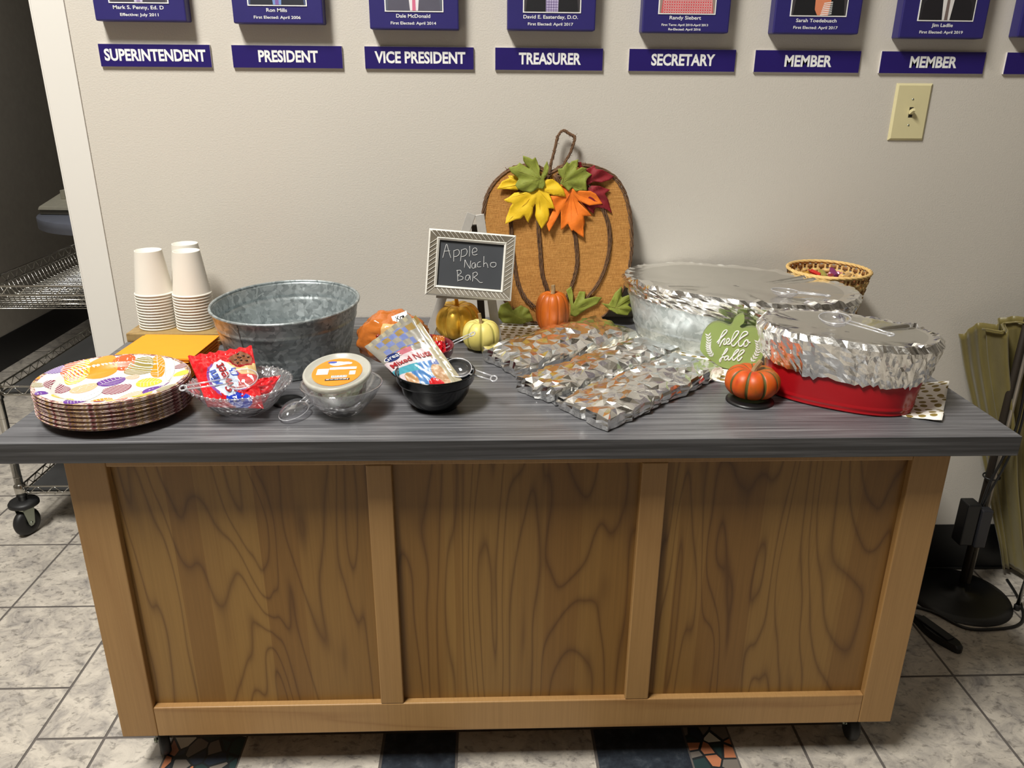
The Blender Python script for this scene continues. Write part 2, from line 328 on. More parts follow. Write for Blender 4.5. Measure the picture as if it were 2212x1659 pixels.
def cr(pts, k=6, closed=False):
    P = [Vector(p) for p in pts]; n = len(P); out = []
    for i in range(n if closed else n-1):
        p0 = P[(i-1) % n] if closed or i > 0 else P[0]; p1 = P[i]; p2 = P[(i+1) % n]; p3 = P[(i+2) % n] if closed or i+2 < n else P[n-1]
        for j in range(k):
            t = j/k; out.append(.5*((2*p1)+(p2-p0)*t+(2*p0-5*p1+4*p2-p3)*t*t+(3*p1-p0-3*p2+p3)*t*t*t))
    if not closed: out.append(P[-1])
    return out
def basis(O, X, Y):
    X = Vector(X).normalized(); Y = Vector(Y); Y = (Y-X*Y.dot(X)).normalized(); N = X.cross(Y)
    M = Matrix.Identity(4)
    for i in range(3): M[i][0] = X[i]; M[i][1] = Y[i]; M[i][2] = N[i]
    M.translation = Vector(O); return M
def textgeo(s, size, offset=0, extrude=.0003, align='CENTER', sx=1, space=1):
    cu = bpy.data.curves.new('t', 'FONT'); cu.body = s; cu.size = size; cu.offset = offset; cu.extrude = extrude; cu.align_x = align; cu.align_y = 'CENTER'; cu.space_character = space; cu.resolution_u = 3
    o = bpy.data.objects.new('t', cu); COL.objects.link(o); dg = bpy.context.evaluated_depsgraph_get()
    me = bpy.data.meshes.new_from_object(o.evaluated_get(dg)); vs = [(v.co.x*sx, v.co.y, v.co.z) for v in me.vertices]; fs = [tuple(p.vertices) for p in me.polygons]
    bpy.data.objects.remove(o); bpy.data.curves.remove(cu); bpy.data.meshes.remove(me); return vs, fs
TEXTS = {}
def lettering(s, M, mat, parent, size=.01, width=None, name='lettering', **k):
    vs, fs = textgeo(s, size, **k)
    x0 = min(v[0] for v in vs); x1 = max(v[0] for v in vs)
    if width: f = width/(x1-x0); vs = [((v[0]-(x0+x1)/2)*f, v[1], v[2]) for v in vs]
    g = G(); g.add([M @ Vector(v) for v in vs], fs); return g.build(name, mat, parent)
def nz(x, y, z=0, s=1): return noise.noise(Vector((x*s, y*s, z*s)))
rnd = random.Random(7)
HT = .8043
# ---------------------------------------------------------------- the room
g = G()
xs = [(-1.05, -.897, 'T'), (-.897, -.741, 'T'), (-.741, -.580, 'M'), (-.58, -.27, 'T'), (-.27, -.105, 'N'), (-.105, .202, 'T'), (.202, .411, 'N'), (.411, .511, 'M'), (.511, .668, 'T'), (.668, .825, 'T'), (.825, 1.134, 'T')]
x = 1.134
while x < 4: xs.append((x, x+.3165, 'T')); x += .3165
x = -1.05
while x > -4: xs.append((x-.3165, x, 'L')); x -= .3165
gr = .0032
for (xa, xb, k) in xs:
    off = {'L': -.4525, 'T': -.4655}.get(k, -.614)
    if xb <= -.89 and k == 'T': off = -.614
    if -.9 < xa < .42 or k in 'MN': off = -.614
    if .5 < xa < .82: off = -.614
    y = off - .322*16
    while y < 4.2:
        if k == 'M': ya, yb = y, y+.322
        else: ya, yb = y, y+.322
        mi = {'T': 1, 'L': 1, 'M': 3, 'N': 2}[k]
        gg = gr if k != 'M' else .001
        g.add([(xa+gg, ya+gr, 0), (xb-gg, ya+gr, 0), (xb-gg, yb-gr, 0), (xa+gg, yb-gr, 0)], [(0, 1, 2, 3)], mi)
        y += .322
g.add([(-4.2, -5.6, -.0012), (4, -5.6, -.0012), (4, 4.2, -.0012), (-4.2, 4.2, -.0012)], [(0, 1, 2, 3)], 0)
g.box(-4.2, 4, -5.6, 4.2, -.05, -.002, 0)
struct(g, 'floor', [GROUT, TILE, NAVY, MOSAIC])
g = G(); g.box(-1.063, 3.2, 0, .12, 0, 4.20); struct(g, 'wall_back', WALL)
g = G(); g.box(-4, -1.063, 0, .12, 2.15, 4.20); struct(g, 'wall_header', WALL)
g = G(); g.box(-1.063, -.989, -.004, 0, 0, 2.15); g.box(-1.067, -1.063, -.004, .12, 0, 2.15); struct(g, 'trim_1', TRIM, bevel=.0008)
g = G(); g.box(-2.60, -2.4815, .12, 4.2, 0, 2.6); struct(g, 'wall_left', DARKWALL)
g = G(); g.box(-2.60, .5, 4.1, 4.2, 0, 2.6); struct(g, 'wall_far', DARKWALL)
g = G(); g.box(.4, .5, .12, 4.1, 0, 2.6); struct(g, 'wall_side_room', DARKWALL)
g = G(); g.box(-2.6, .5, .12, 4.2, 2.6, 2.7); struct(g, 'ceiling_side_room', CEIL)
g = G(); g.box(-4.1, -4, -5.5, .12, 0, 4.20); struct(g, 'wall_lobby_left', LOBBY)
g = G(); g.box(-4, -2.4815, 0, .12, 0, 2.15); struct(g, 'wall_lobby_corner', WALL)
g = G(); g.box(3.2, 3.3, -5.5, .12, 0, 4.20); struct(g, 'wall_right', LOBBY)
g = G(); g.box(-4, 3.3, -5.6, -5.5, 0, 4.20); struct(g, 'wall_front', LOBBY)
g = G(); g.box(-4.1, 3.3, -5.6, .12, 4.20, 4.25); struct(g, 'ceiling', CEIL)
g = G(); g.box(-.989, 3.2, -.004, 0, 0, .155); g.tube([(-.989, -.006, .004), (3.2, -.006, .004)], .005, 8); struct(g, 'baseboard_back', COVE, bevel=.001)
g = G(); g.box(-2.4815, -2.477, .12, 4.1, 0, .16); struct(g, 'baseboard_left', COVE)
# ---------------------------------------------------------------- canvases and plaques
FRONT = lambda x, y, z: basis((x, y, z), (1, 0, 0), (0, 0, 1))
SX = [-.9276, -.6234, -.3165, -.0111, .3059, .6072, .9119, 1.2180]
TITLE = ['SUPERINTENDENT', 'PRESIDENT', 'VICE PRESIDENT', 'TREASURER', 'SECRETARY', 'MEMBER', 'MEMBER', 'MEMBER']
TW = [.232, .138, .212, .147, .152, .114, .115, .115]
for i, (sx, tt) in enumerate(zip(SX, TITLE)):
    lb = {0: 'SUPERINTENDENT', 1: 'PRESIDENT', 2: 'VICE PRESIDENT', 3: 'TREASURER', 4: 'SECRETARY'}.get(i)
    if lb: lb = 'small navy wall plaque reading %s in white capitals' % lb
    elif i == 5: lb = 'navy MEMBER plaque to the left of the one above the light switch'
    elif i == 6: lb = 'navy MEMBER plaque on the wall directly above the light switch'
    else: lb = 'navy plaque cut off by the right edge of the photo'
    cxp = sx+.1275
    t = thing('title_plaque', lb, 'wall sign', (cxp, 0, 1.4355), 'navy title plaques in a row on the wall')
    q = G(); q.box(sx, sx+.2549, -.0055, -.0002, 1.4111, 1.4602); q.build('backing_board', FOAMW, t)
    q = G(); q.box(sx+.0004, sx+.2545, -.0062, -.0055, 1.4115, 1.4598); q.build('face', NAVYD, t)
    lettering(tt, FRONT(cxp+(.002 if i else 0), -.0065, 1.4352), WHITE, t, .0345, TW[i], offset=.0011, extrude=.0002)
CX = [(-.9102, 1.5065), (-.6034, 1.504), (-.2968, 1.495), (.0164, 1.496), (.3265, 1.494), (.6322, 1.4945), (.9306, 1.4875), (1.2137, 1.4925)]
NM = [('Mark S. Penny, Ed. D', 'Effective: July 2011'), ('Ron Mills', 'First Elected: April 2006'), ('Dale McDonald', 'First Elected: April 2014'), ('David E. Easterday, D.O.', 'First Elected: April 2017'), ('Randy Siebert', 'First Term: April 2010-April 2013', 'Re-Elected: April 2016'), ('Sarah Toedebusch', 'First Elected: April 2017'), ('Jim Ladlie', 'First Elected: April 2019'), None]
NWID = [(.112, .085), (.046, .105), (.077, .103), (.125, .104), (.073, .108, .075), (.095, .104), (.05, .103), None]
SUIT = [(66, 62, 74), (40, 42, 52), (86, 84, 98), (26, 26, 30), (206, 92, 96), (24, 24, 28), (30, 28, 32), (30, 30, 40)]
SHIRT = [(196, 190, 214), (120, 150, 204), (226, 222, 226), (178, 168, 200), (214, 116, 118), (216, 132, 96), (216, 212, 210), (200, 200, 200)]
TIE = [(150, 130, 170), (126, 96, 160), (206, 108, 138), (178, 168, 200), (214, 116, 118), (238, 236, 234), (112, 96, 92), (90, 90, 100)]
BG = [(90, 84, 90), (74, 86, 120), (92, 96, 110), (60, 56, 60), (150, 130, 122), (64, 60, 64), (40, 38, 42), (80, 80, 90)]
DESC = ['dark jacket and pale shirt', 'dark jacket and blue shirt', 'grey jacket and pink tie', 'black jacket and checked shirt', 'red gingham shirt', 'black jacket and striped top', 'black jacket and narrow grey tie', 'portrait']
for i, (cx, cz) in enumerate(CX):
    W = .2025
    lb = 'navy canvas portrait print above the %s plaque, showing %s' % (TITLE[i], DESC[i]) if i < 5 else ('navy canvas portrait print showing %s, above a MEMBER plaque' % DESC[i] if i < 7 else 'navy canvas portrait mostly cut off by the right edge of the photo')
    if i > 7: continue
    t = thing('canvas_portrait', lb, 'wall picture', (cx+W/2, 0, cz), 'navy portrait canvases along the wall')
    q = G(); q.box(cx, cx+W, -.036, -.0002, cz, cz+.262); q.build('canvas', NAVYP, t, bevel=.003, seg=2)
    if NM[i] is None: continue
    px = cx+.0355+(.0 if i < 6 else .002); pz = cz+.0365+(.0 if i not in (4, ) else .002)
    q = G(); q.box(px, px+.1325, -.0372, -.0360, pz, pz+.175); q.build('print_border', WHITE, t)
    f = G(); x0, x1, z0, z1 = px+.0025, px+.130, pz+.0025, pz+.1725
    Mx = FRONT((x0+x1)/2, -.0373, z0); f.prism([(-.0637, 0), (.0637, 0), (.0637, .17), (-.0637, .17)], Mx, 0, .0002, 0)
    f.prism([(-.060, 0), (.060, 0), (.056, .035), (.036, .058), (.012, .068), (-.012, .068), (-.036, .058), (-.056, .035)], Mx, .0002, .0003, 1)
    if i == 5: f.prism([(-.010, .012), (-.003, 0), (.022, 0), (.026, .03), (.014, .064), (-.012, .064)], Mx, .0003, .0004, 2)
    elif i == 4: pass
    else: f.prism([(-.014 if i == 3 else -.009, 0), (.014 if i == 3 else .009, 0), (.015, .062), (-.015, .062)], Mx, .0003, .0004, 2)
    if i not in (3, 4, 5): f.prism([(-.004, 0), (.004, 0), (.003, .055), (-.003, .055)], Mx, .0004, .0005, 3)
    if i == 5:
        for k in range(7): f.prism([(.004+.001*k, .004*k), (.03, .003+.004*k), (.03, .0048+.004*k), (.004+.001*k, .002+.004*k)], Mx, .0004, .0005, 3)
    if i in (3, 4):
        xw = .0135 if i == 3 else .055
        k = -xw
        while k < xw: f.prism([(k, 0), (k+.0012, 0), (k+.0012, .05), (k, .05)], Mx, .0004, .0005, 4); k += .0055
        for k in range(9): f.prism([(-xw, .003+.0055*k), (xw, .003+.0055*k), (xw, .0042+.0055*k), (-xw, .0042+.0055*k)], Mx, .0004, .0005, 4)
    f.prism([(.024*cos(a)*.9, .094+.033*sin(a)) for a in [2*pi*k/20 for k in range(20)]], Mx, .0003, .0006, 5)
    mk = lambda n, c: flat(n, c, .5)
    f.build('photo_print', [mk('photo_background', BG[i]), mk('photo_jacket', SUIT[i]), mk('photo_shirt', SHIRT[i]), mk('photo_tie', TIE[i]), mk('photo_check', (120, 100, 150) if i == 3 else (236, 190, 190)), mk('photo_skin', (206, 160, 132))], t)
    zz = [cz+.0278, cz+.0130] if i != 4 else [cz+.0312, cz+.0163, cz+.007]
    for k, s_ in enumerate(NM[i]):
        lettering(s_, FRONT(cx+W/2+(-.002 if i < 7 else 0), -.0364, zz[k]), WHITE, t, .0105 if k == 0 else (.0085 if i != 4 else .0066), NWID[i][k], name='caption', offset=.00012 if k == 0 else .0001, extrude=.0001)
# ---------------------------------------------------------------- light switch
t = thing('light_switch', 'ivory toggle light switch plate on the wall under the MEMBER plaque', 'light switch', (1.0075, 0, 1.3225))
g = G(); R = []
for (dx, y) in ((0, -.0002), (0, -.0022), (.005, -.006)):
    R.append([(.963+dx, y, 1.2565+dx), (1.052-dx, y, 1.2565+dx), (1.052-dx, y, 1.389-dx), (.963+dx, y, 1.389-dx)])
g.rings(R, sm=False, capt=True); g.build('cover_plate', IVORY, t, bevel=.0006)
g = G(); g.box(1.0027, 1.0125, -.0062, -.0059, 1.3105, 1.3345); g.build('toggle_slot', DARKSLOT, t)
g = G(); Mx = Matrix.Translation((1.0075, -.006, 1.322)) @ Matrix.Rotation(radians(-28), 4, 'X') @ Matrix.Scale(-1, 4, (0, 1, 0))
g.rings([[Mx @ Vector((x*s, y, z*s)) for x, z in ((-.0046, -.005), (.0046, -.005), (.0046, .005), (-.0046, .005))] for s, y in ((1, 0), (.72, .016))], sm=False, capt=True); g.build('toggle', IVORY, t, bevel=.0008, fix=True)
for z in (1.3525, 1.2925):
    g = G(); g.lathe([(.0, .0012), (.0016, .0010), (.0023, .0004), (.0026, 0)], (0, 0, 0), 14); g.v = [(1.0075+a, -.0060-c_, z+b) for a, b, c_ in g.v]; g.build('screw', ZINC, t)
# wall outlet low behind the lamp stand
t = thing('wall_jack', 'small plain wall plate with one metal screw low behind the tall stand', 'wall plate', (1.467, 0, .305))
g = G(); g.box(1.432, 1.502, -.006, -.0002, .25, .362); g.build('cover_plate', DARKWALL, t, bevel=.002)
g = G(); g.lathe([(0, .003), (.004, .002), (.0055, 0)], (0, 0, 0), 16); g.v = [(1.467+a, -.006-c_, .306+b) for a, b, c_ in g.v]; g.build('screw', CHROME, t)
# ---------------------------------------------------------------- serving counter
xl, xr, yf, yb = -.884, .9147, -.7742, -.004
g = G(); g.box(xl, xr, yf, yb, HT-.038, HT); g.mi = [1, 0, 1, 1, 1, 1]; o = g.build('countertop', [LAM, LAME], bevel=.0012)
tag(o, 'dark grey streaked laminate countertop over the wooden cabinet', 'countertop')
cl, crr, cf, cb, zb, zt = -.7936, .8270, -.7238, -.07, .1096, HT-.038
cab = thing('rolling_cabinet', 'maple cabinet with three recessed front panels, on small casters', 'cabinet', ((cl+crr)/2, (cf+cb)/2, zb))
g = G(); g.box(cl, cl+.019, cf+.02, cb, zb, zt); g.box(crr-.019, crr, cf+.02, cb, zb, zt); g.box(cl+.019, crr-.019, cb-.019, cb, zb, zt); g.box(cl+.019, crr-.019, cf+.032, cb-.019, zb, zb+.019); g.build('carcass', MAPLE, cab)
def fbox(x0, x1, z0, z1, nm, mt):
    q = G(); q.box(x0, x1, cf, cf+.020, z0, z1); return q.build(nm, mt, cab, bevel=.0022, seg=2)
fbox(cl, -.7200, zb, zt, 'stile', MAPLE); fbox(.7560, crr, zb, zt, 'stile', MAPLE)
fbox(-.2565, -.2100, .1838, .7335, 'stile', MAPLE); fbox(.2500, .2985, .1838, .7335, 'stile', MAPLE)
fbox(-.7200, .7560, .7335, zt, 'rail', MAPLE_H); fbox(-.7200, .7560, zb+.0004, .1838, 'rail', MAPLE_H)
for a, b in ((-.7200, -.2565), (-.2100, .2500), (.2985, .7560)):
    q = G(); q.box(a-.0, b+.0, cf+.0145, cf+.0200, .1838, .7335); o = q.build('panel', BIRCH, cab)
for (x, y, rz) in ((cl+.055, cf+.055, .5), (crr-.045, cf+.055, -.15), (cl+.06, cb-.07, 1), (crr-.06, cb-.07, 2)):
    Mx = Matrix.Translation((x, y, 0)) @ Matrix.Rotation(rz, 4, 'Z')
    q = G(); q.lathe([(.008, -.011), (.032, -.011), (.037, -.006), (.037, .006), (.032, .011), (.008, .011)], (0, 0, 0), 28, closed=True)
    q.v = [tuple(Mx @ Vector((c_, b+.018, a+.037))) for a, b, c_ in q.v]; cs = q.build('caster', RUBBER, cab, fix=True)
    q = G()
    q.box(-.017, .017, -.02, .02, .098, .1092, 0, Mx)
    for s in (-1, 1): q.prism([(-.018, .1), (.018, .1), (.028, .034), (.016, .03)], Mx @ basis((s*.0145-.001, 0, 0), (0, 1, 0), (0, 0, 1)), 0, .002)
    q.tube([Mx @ Vector((-.019, .018, .037)), Mx @ Vector((.019, .018, .037))], .005, 10); q.build('fork', ZINC, cs, fix=True)
# ---------------------------------------------------------------- measured outlines (metres, in each object's own plane)
BODY = [(-0.1085,0.385),(-0.13,0.376),(-0.1547,0.3565),(-0.1733,0.3324),(-0.1843,0.3052),(-0.1897,0.2688),(-0.1887,0.2351),(-0.1848,0.2013),(-0.1771,0.1641),(-0.1646,0.1203),(-0.1488,0.0824),(-0.1298,0.0507),(-0.0977,0.0218),(-0.0656,0.0057),(-0.0238,-0.0009),(0.0309,-0.001),(0.0791,0.0054),(0.1142,0.0214),(0.1393,0.047),(0.1547,0.0694),(0.1695,0.1107),(0.1762,0.1516),(0.1791,0.1892),(0.1767,0.2357),(0.1687,0.2879),(0.1533,0.3304),(0.1274,0.3635),(0.0865,0.3828),(0.0491,0.3901),(0.0027,0.387),(-0.028,0.3719),(-0.0684,0.3882)]
RIBS = [[(-0.0373,0.3659),(-0.0898,0.3417),(-0.1191,0.2811),(-0.1221,0.2352),(-0.1157,0.1578),(-0.1044,0.1014),(-0.0884,0.0665),(-0.0627,0.041)],[(-0.028,0.3659),(-0.0492,0.3116),(-0.0549,0.2507),(-0.0496,0.1828),(-0.0443,0.1265),(-0.0312,0.0855),(-0.0212,0.0473)],[(-0.0156,0.366),(0.0163,0.3118),(0.0314,0.2508),(0.0421,0.1797),(0.0413,0.1359),(0.0293,0.0918),(0.0109,0.0472)],[(-0.0063,0.366),(0.0656,0.3422),(0.1028,0.2877),(0.1214,0.2356),(0.1215,0.1735),(0.1054,0.117),(0.0714,0.0663),(0.0399,0.0376)]]
STEM = [(-0.028,0.3689),(-0.0252,0.3928),(-0.0178,0.4196),(-0.0105,0.4521),(-0.003,0.4654),(0.0046,0.4692),(0.0201,0.4611),(0.031,0.4538),(0.029,0.4405),(0.0208,0.4168),(0.0103,0.3989),(0.0028,0.381),(-0.0094,0.369)]
LEAVES = {'yellow':([(-0.0422,0.3556),(-0.0226,0.3575),(-0.0084,0.3485),(0.0011,0.3376),(0.0069,0.3267),(0.0109,0.3161),(-0.008,0.3175),(-0.0212,0.3193),(-0.0306,0.3226),(-0.0258,0.312),(-0.0209,0.2992),(-0.0161,0.2873),(-0.0312,0.2882),(-0.0285,0.2735),(-0.0318,0.2605),(-0.0402,0.2485),(-0.0477,0.2379),(-0.0563,0.2531),(-0.0611,0.2623),(-0.0636,0.2715),(-0.0622,0.2844),(-0.0627,0.2991),(-0.0689,0.2917),(-0.0697,0.277),(-0.0753,0.2641),(-0.0805,0.2527),(-0.0866,0.2623),(-0.0908,0.2715),(-0.0998,0.2626),(-0.113,0.2604),(-0.1261,0.2548),(-0.1371,0.2496),(-0.1346,0.2659),(-0.1299,0.2769),(-0.1262,0.2898),(-0.1196,0.2999),(-0.1318,0.3017),(-0.1408,0.308),(-0.1281,0.3144),(-0.115,0.3245),(-0.1,0.3264),(-0.085,0.3264),(-0.0757,0.3301),(-0.0608,0.3392),(-0.0459,0.3484)],(-0.057,0.332)),'yellow2':([(-0.1076,0.3662),(-0.13,0.3653),(-0.1272,0.3598),(-0.1449,0.3516),(-0.1576,0.3335),(-0.1318,0.3336),(-0.1131,0.33),(-0.0944,0.3355),(-0.0945,0.3609)],(-0.0945,0.3464)),'green':([(-0.0516,0.3628),(-0.0461,0.3719),(-0.0443,0.3863),(-0.037,0.3993),(-0.0322,0.3846),(-0.0348,0.3683),(-0.0431,0.3574),(-0.0402,0.3429),(-0.0457,0.3338),(-0.0589,0.3356),(-0.0682,0.3283),(-0.0757,0.3255),(-0.0944,0.3282),(-0.1075,0.3336),(-0.1132,0.3427),(-0.1094,0.35),(-0.1048,0.3572),(-0.1095,0.3626),(-0.1226,0.3716),(-0.1291,0.3833),(-0.1096,0.3879),(-0.1031,0.3954),(-0.0909,0.3879),(-0.0779,0.3808),(-0.0872,0.3897),(-0.0938,0.4005),(-0.0948,0.4116),(-0.0799,0.4068),(-0.0724,0.4024),(-0.065,0.4082),(-0.0594,0.3971),(-0.0536,0.3809),(-0.0544,0.3683)],(-0.0525,0.3574)),'green2':([(-0.0046,0.3467),(0.0008,0.3594),(-0.0087,0.3702),(-0.0107,0.3811),(0.0005,0.3829),(0.0115,0.3974),(0.0172,0.392),(0.0227,0.3992),(0.0394,0.4038),(0.0378,0.3885),(0.0342,0.3776),(0.0472,0.3858),(0.0604,0.3832),(0.0586,0.3768),(0.0732,0.3684),(0.0627,0.3596),(0.0591,0.3524),(0.0603,0.3415),(0.0624,0.3309),(0.0445,0.3305),(0.0351,0.3283),(0.0256,0.3377),(0.0163,0.3286),(0.0087,0.3377)],(0.001,0.3485)),'orange':([(-0.0027,0.3449),(0.018,0.3377),(0.0426,0.3305),(0.0709,0.3297),(0.0842,0.3233),(0.0939,0.3105),(0.1021,0.2986),(0.0829,0.2967),(0.0688,0.2949),(0.0545,0.3012),(0.0393,0.3067),(0.0546,0.2921),(0.0643,0.2829),(0.0769,0.27),(0.0551,0.27),(0.0592,0.2552),(0.0566,0.2403),(0.058,0.217),(0.0445,0.2254),(0.0311,0.2356),(0.0263,0.2332),(0.0175,0.2514),(0.0082,0.2402),(0.0007,0.235),(0.0,0.2551),(-0.001,0.2855),(-0.0073,0.268),(-0.0184,0.2495),(-0.0292,0.2309),(-0.0345,0.2457),(-0.0365,0.255),(-0.0262,0.2698),(-0.0189,0.2845),(-0.021,0.3029),(-0.0268,0.3175),(-0.008,0.3175),(0.0089,0.3176),(0.005,0.3322)],(0.0238,0.3286)),'red':([(0.0376,0.3975),(0.047,0.3979),(0.049,0.3885),(0.0604,0.3814),(0.0799,0.3908),(0.0829,0.3814),(0.0998,0.3797),(0.1131,0.3734),(0.1299,0.3635),(0.1192,0.3562),(0.0968,0.3498),(0.0779,0.3524),(0.0649,0.3433),(0.0553,0.356)],(0.0555,0.3469)),'red2':([(0.0651,0.336),(0.0743,0.3424),(0.0932,0.3416),(0.1207,0.3322),(0.1068,0.3234),(0.1166,0.3088),(0.1208,0.2941),(0.1266,0.2766),(0.1135,0.2848),(0.0944,0.2903),(0.0849,0.2903),(0.0815,0.2746),(0.0719,0.2811),(0.0622,0.2921),(0.0393,0.3067),(0.0561,0.3141)],(0.0635,0.3214)),'low1':([(0.0162,0.0876),(0.0289,0.0972),(0.0341,0.078),(0.0345,0.0524),(0.05,0.0844),(0.0661,0.0828),(0.0633,0.0652),(0.0889,0.0716),(0.1083,0.0683),(0.0958,0.0523),(0.0702,0.0395),(0.0415,0.0201),(0.0285,0.0234),(0.0281,0.0492)],(0.0348,0.0363)),'low2':([(0.1054,0.0555),(0.1249,0.0522),(0.1402,0.0811),(0.1559,0.0971),(0.1584,0.0683),(0.1727,0.0747),(0.1946,0.0762),(0.183,0.0554),(0.1735,0.0489),(0.1868,0.0393),(0.1743,0.0231),(0.1482,0.0264),(0.1252,0.0394)],(0.1413,0.0426)),'low3':([(-0.1486,0.0495),(-0.1294,0.059),(-0.1165,0.0366),(-0.0973,0.0494),(-0.078,0.0397),(-0.0649,0.0107),(-0.0971,0.001),(-0.1422,0.0044),(-0.1583,0.0238)],(-0.1036,0.0172))}
CHALK_ST = [[(-0.0633,0.0104),(-0.0601,0.0278),(-0.0568,0.0421),(-0.0513,0.0285),(-0.0448,0.0116)],[(-0.0618,0.0259),(-0.0478,0.028)],[(-0.0395,0.0296),(-0.0389,0.0156),(-0.0381,0.0042)],[(-0.039,0.0287),(-0.0305,0.032),(-0.0264,0.0254),(-0.0303,0.0181),(-0.038,0.0157)],[(-0.0226,0.0327),(-0.0224,0.0188),(-0.0229,0.0061)],[(-0.0216,0.0319),(-0.013,0.0353),(-0.0093,0.0286),(-0.0127,0.0204),(-0.0214,0.017)],[(-0.0047,0.0421),(-0.0037,0.029),(-0.0038,0.0185)],[(0.0017,0.0278),(0.012,0.0321),(0.0107,0.0382),(0.0045,0.0376),(0.002,0.0295),(0.0056,0.0228),(0.0139,0.0253)],[(-0.013,-0.0077),(-0.013,0.0107)],[(-0.013,0.0107),(-0.0069,0.0007),(-0.0,-0.0084)],[(-0.0,-0.0084),(0.0,0.0031),(0.0004,0.0097)],[(0.0104,0.0056),(0.0044,0.0034),(0.0042,-0.0054),(0.0096,-0.0059),(0.011,0.004),(0.0128,-0.0064)],[(0.0226,0.0093),(0.0166,0.0061),(0.0164,-0.0026),(0.0243,-0.002)],[(0.0291,0.0221),(0.0297,0.009),(0.0303,-0.0024)],[(0.0298,0.0037),(0.0343,0.0076),(0.038,0.0044),(0.0405,-0.0038)],[(0.0509,0.0099),(0.0458,0.0077),(0.0464,0.0008),(0.0527,-0.0005),(0.0577,0.0034),(0.0567,0.0095),(0.0509,0.0099)],[(-0.0289,-0.0134),(-0.0271,-0.0256),(-0.0257,-0.0392)],[(-0.0305,-0.0153),(-0.0218,-0.0137),(-0.0196,-0.0197),(-0.0262,-0.0255),(-0.0154,-0.0281),(-0.0158,-0.0335),(-0.0254,-0.0369)],[(0.0003,-0.0233),(-0.0068,-0.0239),(-0.0088,-0.0329),(-0.0025,-0.0342),(0.0007,-0.0242),(0.0028,-0.0346)],[(0.0072,-0.0175),(0.0076,-0.0262),(0.0075,-0.0369)],[(0.0061,-0.0184),(0.0138,-0.0149),(0.0174,-0.0202),(0.0094,-0.027)],[(0.0094,-0.027),(0.0168,-0.0308),(0.0244,-0.0373),(0.0306,-0.0368)]]
SIGN = [(-0.0268,0.0036),(-0.0412,0.0123),(-0.0585,0.0222),(-0.0713,0.0355),(-0.0726,0.0498),(-0.0699,0.0715),(-0.062,0.0879),(-0.0509,0.098),(-0.0392,0.1009),(-0.027,0.0987),(-0.0166,0.0947),(-0.0112,0.1),(-0.0083,0.1094),(-0.0013,0.1183),(0.0062,0.1217),(0.0109,0.1207),(0.0127,0.1098),(0.0109,0.1027),(0.005,0.0965),(0.01,0.0921),(0.0209,0.0951),(0.0338,0.0963),(0.0448,0.0917),(0.0538,0.0813),(0.0601,0.0664),(0.0614,0.0496),(0.058,0.0337),(0.0531,0.0189),(0.044,0.0057),(0.0326,0.001),(0.0074,-0.0009),(-0.0075,-0.0003)]
SCRIPT = [[(-0.0385,0.0561),(-0.0306,0.068),(-0.0235,0.0771),(-0.0199,0.0838),(-0.023,0.0856),(-0.0279,0.081),(-0.0315,0.0707),(-0.0342,0.0577),(-0.0358,0.0532)],[(-0.0319,0.0479),(-0.0294,0.0567),(-0.0249,0.0649),(-0.0223,0.0659),(-0.0231,0.0601),(-0.0245,0.0543),(-0.0217,0.0534),(-0.0175,0.0578)],[(-0.0175,0.0578),(-0.0133,0.0624),(-0.0145,0.0673),(-0.0177,0.0663),(-0.0191,0.0605),(-0.0172,0.055),(-0.0126,0.0554),(-0.0079,0.0615)],[(-0.0079,0.0615),(-0.0005,0.0735),(0.0038,0.0824),(0.0022,0.0853),(-0.0029,0.0832),(-0.0071,0.0729),(-0.0091,0.06),(-0.0063,0.0524),(-0.0023,0.0528),(0.0023,0.0596)],[(0.0023,0.0596),(0.0116,0.0718),(0.0224,0.0812),(0.0193,0.0855),(0.013,0.0832),(0.0077,0.0715),(0.0062,0.06),(0.0083,0.0531),(0.0129,0.0535),(0.0169,0.0596)],[(0.0225,0.0686),(0.0179,0.0625),(0.0181,0.054),(0.0234,0.0545),(0.0265,0.0619),(0.0239,0.068),(0.0251,0.0632),(0.0303,0.0629)],[(-0.0252,0.0284),(-0.0192,0.0347),(-0.0152,0.0423),(-0.0162,0.045),(-0.0197,0.0404),(-0.0234,0.03),(-0.0257,0.0197),(-0.0278,0.0136),(-0.0289,0.0179),(-0.0248,0.0241),(-0.0196,0.026)],[(-0.0118,0.0282),(-0.0158,0.0279),(-0.0193,0.0232),(-0.0182,0.0189),(-0.0144,0.0208),(-0.0111,0.0283),(-0.0117,0.021),(-0.0083,0.0207),(-0.0037,0.0276)],[(-0.0037,0.0276),(0.0034,0.0369),(0.008,0.0431),(0.0065,0.0451),(0.0016,0.041),(-0.0026,0.0306),(-0.0024,0.022),(0.001,0.0209),(0.0057,0.0271)],[(0.0057,0.0271),(0.0142,0.0351),(0.0194,0.042),(0.0178,0.0451),(0.0121,0.042),(0.0079,0.0316),(0.0083,0.0216),(0.0117,0.0212),(0.0168,0.0296)]]
WREATH = [[(-0.0584,0.0711),(-0.056,0.0599),(-0.0556,0.0485),(-0.0541,0.04),(-0.0499,0.0317),(-0.0437,0.0237)],[(0.0444,0.0664),(0.047,0.0553),(0.0463,0.0439),(0.0424,0.0321),(0.0358,0.02)]]
